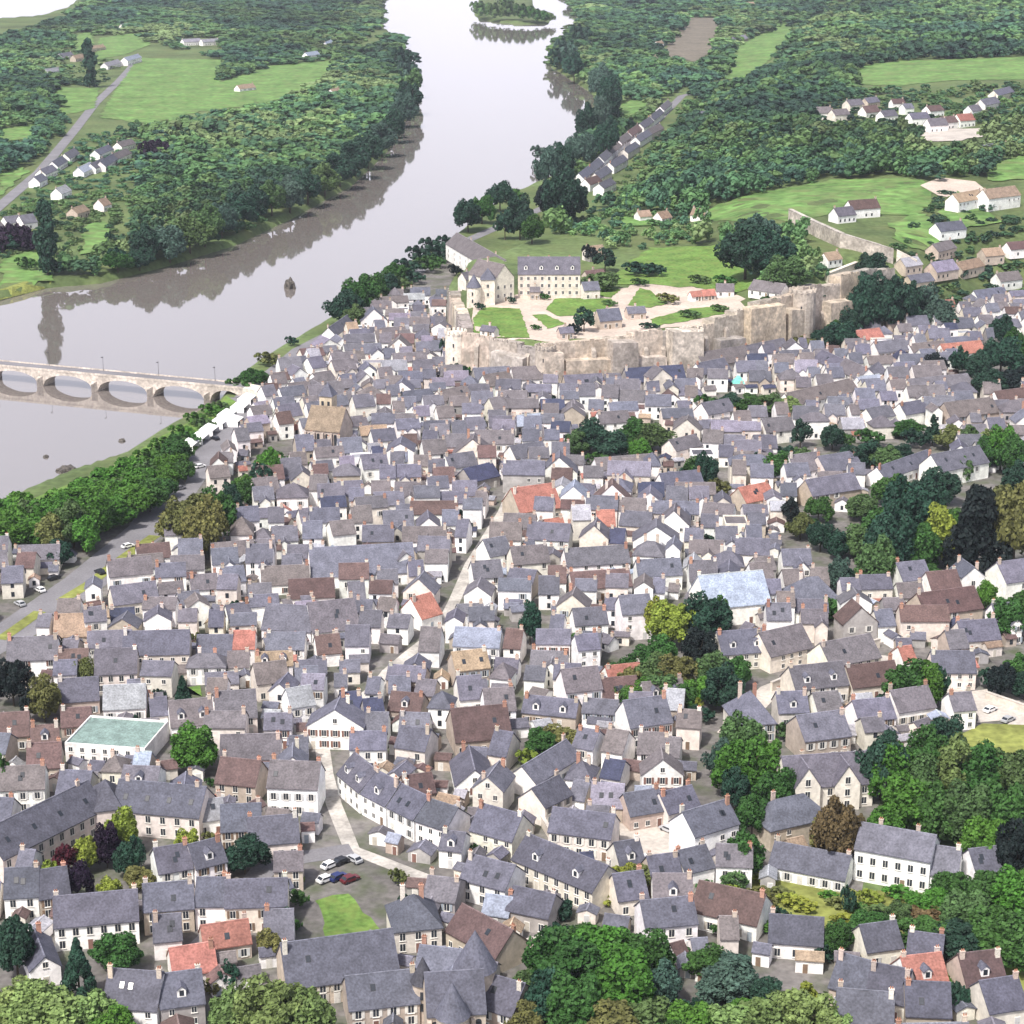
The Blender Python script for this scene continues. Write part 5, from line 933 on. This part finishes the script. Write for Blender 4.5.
for i in range(len(A)):
    g = (near if SS[i] > 1.35 else farc)[(i * 5 + i // 3) % 7]; q = g * np.array([RD[i], RD[i], HG[i]]) + np.array([A[i, 0], A[i, 1], Z[i] - .5]); Q.append(q); c = pal[pi_[i]] * rng.uniform(.78, 1.22) * (1 + .42 * math.sin(A[i, 0] / 95. + 1.3 * math.sin(A[i, 1] / 140.)) * math.cos(A[i, 1] / 190. + A[i, 0] / 210.)); CC_.append(np.tile([*c, 1], (len(q), 1)))
for t in treestuff:
    g = near[0] * np.array([t['r'], t['r'], t['h']]) + np.array(t['p']); Q.append(g); CC_.append(np.tile(np.array(t['col']), (len(g), 1)))
Q = np.concatenate(Q); CC_ = np.concatenate(CC_); print('wood quads', len(Q))
tag(place('far_woods', quads_mesh('far_woods', Q, [M_LEAFA], CC_)), 'mixed green woods along the river banks and over the far hills', kind='stuff')
# ------------------------------------------------------------------ labels
for ph, x, y in (('the pale green flat roof', 107, 750), ('the trapezoid lawn', 350, 925), ('the pyramid roofed chapel', 415, 925), ('the light blue zinc roof', 740, 605), ('the big red tiled roof', 541, 510), ('the dark cedar', 980, 560), ('the long maroon roof', 484, 745),
                 ('the big slate hall', 340, 990), ('the park in the town', 680, 670), ('the orange roofed house', 430, 625), ('the white square house', 640, 630), ('the tall white house', 292, 800), ('the turquoise awning', 738, 388), ('the pale yard', 1000, 712), ('the maroon roofed row', 725, 920),
                 ('the dark navy roofs', 360, 722), ('the white bright block', 376, 483), ('the large right slate roof', 962, 470), ('the vineyard field', 820, 200), ('the tall dark poplar', 48, 262), ('the island hamlet', 95, 168), ('the island meadow', 170, 92), ('the hillside hamlet', 920, 118), ('the riverside house row', 625, 158), ('the tall castle residence', 548, 285), ('the long hillside wall', 845, 248), ('the mid river rock', 290, 286), ('the wooded river island', 515, 14), ('the island woods', 330, 150), ('the bottom wood', 600, 990), ('the tree clump', 615, 450), ('the row of three dark pools of shrubs', -999, 0), ('the tan roof', 72, 640), ('the cream long house', 156, 665)):
    if x > -900: lm(ph, x, y)
ORD = ['', 'nearest', 'second', 'third', 'fourth', 'fifth', 'sixth', 'seventh', 'eighth', 'ninth', 'tenth', 'eleventh', 'twelfth', 'thirteenth', 'fourteenth', 'fifteenth', 'sixteenth', 'seventeenth', 'eighteenth', 'nineteenth', 'twentieth']
LMX = [(ph, *[float(v) for v in proj(*p)]) for ph, p in LM]
def relation(px, py):
    best = min(LMX, key=lambda l: math.hypot(l[1] - px, (l[2] - py) * 1.3)); dx, dy = px - best[1], (py - best[2]) * 1.3
    if abs(dx) > abs(dy): d = 'right of' if dx > 0 else 'left of'
    else: d = 'in front of' if dy > 0 else 'behind'
    return best[0], d, math.hypot(dx, dy)
def label_all(items, desc):
    grp = {}
    for it in items:
        a, d, dist = relation(it['px'], it['py']); grp.setdefault((desc(it), d, a), []).append((dist, it))
    for (ds, d, a), L in grp.items():
        L.sort(key=lambda q: q[0])
        for k, (dist, it) in enumerate(L):
            if 'root' not in it: continue
            o = '' if len(L) == 1 else (ORD[k + 1] + (' nearest ' if k else ' ')) if k + 1 < len(ORD) else f'{k + 1}th nearest '
            lb = f'{o}{ds} {d} {a}'
            if len(lb.split()) > 16: lb = lb.replace(' nearest ', ' ', 1)
            if len(lb.split()) > 16: lb = lb.replace(' grey ', ' ', 1).replace(' red ', ' ', 1)
            it['root']['label'] = lb
def hdesc(h):
    s = 'wide ' if h['w'] > 11.5 else 'narrow ' if h['w'] < 6.5 else ''
    st = {'e': ' gable on'}.get(h['typ'], '')
    return f"{s}{WNAME[h['wall']]} house under {'hipped ' if h['typ'] == 'h' else 'flat ' if h['typ'] == 'f' else ''}{RNAME[h['roof']].replace(' flat', '')} roof{st}"
label_all(HOUSES, hdesc)
label_all(SHEDS, lambda h: f"low {WNAME[h['wall']]} outbuilding under {RNAME[h['roof']]} roof")
for h in SIND: h['root']['category'] = 'outbuilding'; h['root']['group'] = 'low outbuildings between the houses'
for h in IND: h['root']['category'] = 'house'; h['root']['group'] = 'houses of the old town'
def tdesc(t):
    n = {'round': 'tree', 'cone': 'conifer', 'poplar': 'poplar', 'cedar': 'cedar', 'shrub': 'shrub'}[t['kind']]; d = t['r'] * 2 * t['s']
    return f"{'large ' if d > 48 else 'small ' if d < 22 else ''}{TN[t['c']]} {n}"
label_all(TREES, tdesc)
for t in TREES:
    if 'root' in t: t['root']['category'] = 'shrub' if t['kind'] == 'shrub' else 'tree'; t['root']['group'] = 'shrubs' if t['kind'] == 'shrub' else 'trees of the town and river banks'
OWN = [(418, 930, 'square dark slate house with steep pyramid roof beside the trapezoid lawn'), (738, 608, 'large white house under a wide light blue zinc roof'), (107, 750, 'flat roofed white building with a pale mint green roof'), (541, 508, 'beige house under the biggest red tiled roof in mid town'),
    (484, 742, 'wide beige house under the largest maroon roof of the town'), (344, 988, 'long beige hall under the biggest dark slate roof below the trapezoid lawn'), (430, 618, 'white house with orange red roof beside the narrow main lane'), (637, 632, 'tall square white house on the left edge of the town park'),
    (293, 800, 'tall plain white house with slate roof where the main lane bends'), (156, 665, 'long cream house with broad facade and slate roof above the mint green roof'), (723, 922, 'white house under a long maroon brown roof at the meadow edge'), (355, 718, 'first of two houses with dark navy roofs beside the lane'), (377, 728, 'second of two houses with dark navy roofs, farther from the lane'),
    (606, 808, 'house with a pale violet roof beside the small plaza'), (807, 885, 'long low white house with slate roof beside the bright white villa'), (72, 640, 'low beige house under a tan roof near the quay road'), (715, 845, 'tall white house with slate roof at the right of the plaza')]
for x, y, lb in OWN:
    c = [h for h in HOUSES if h['fixed'] and 'root' in h and math.hypot(h['px'] - x, h['py'] - y) < 22]
    if c: min(c, key=lambda h: math.hypot(h['px'] - x, h['py'] - y))['root']['label'] = lb
for o in bpy.data.objects:
    if o.name.startswith('cedar_tree'): o['label'] = 'huge nearly black cedar with layered boughs on the right'
    if o.name.startswith('poplar_tree'): o['label'] = 'very tall dark poplar column on the island bank mirrored in the river' if o.location.y < 1400 else 'tall dark poplar beside the field on the island'
cs = []
for r_, p, c in CARO: px, py, s = [float(v) for v in proj(*p)]; cs.append(dict(px=px, py=py, root=r_, c=c))
label_all(cs, lambda c: f"{c['c']} car parked")
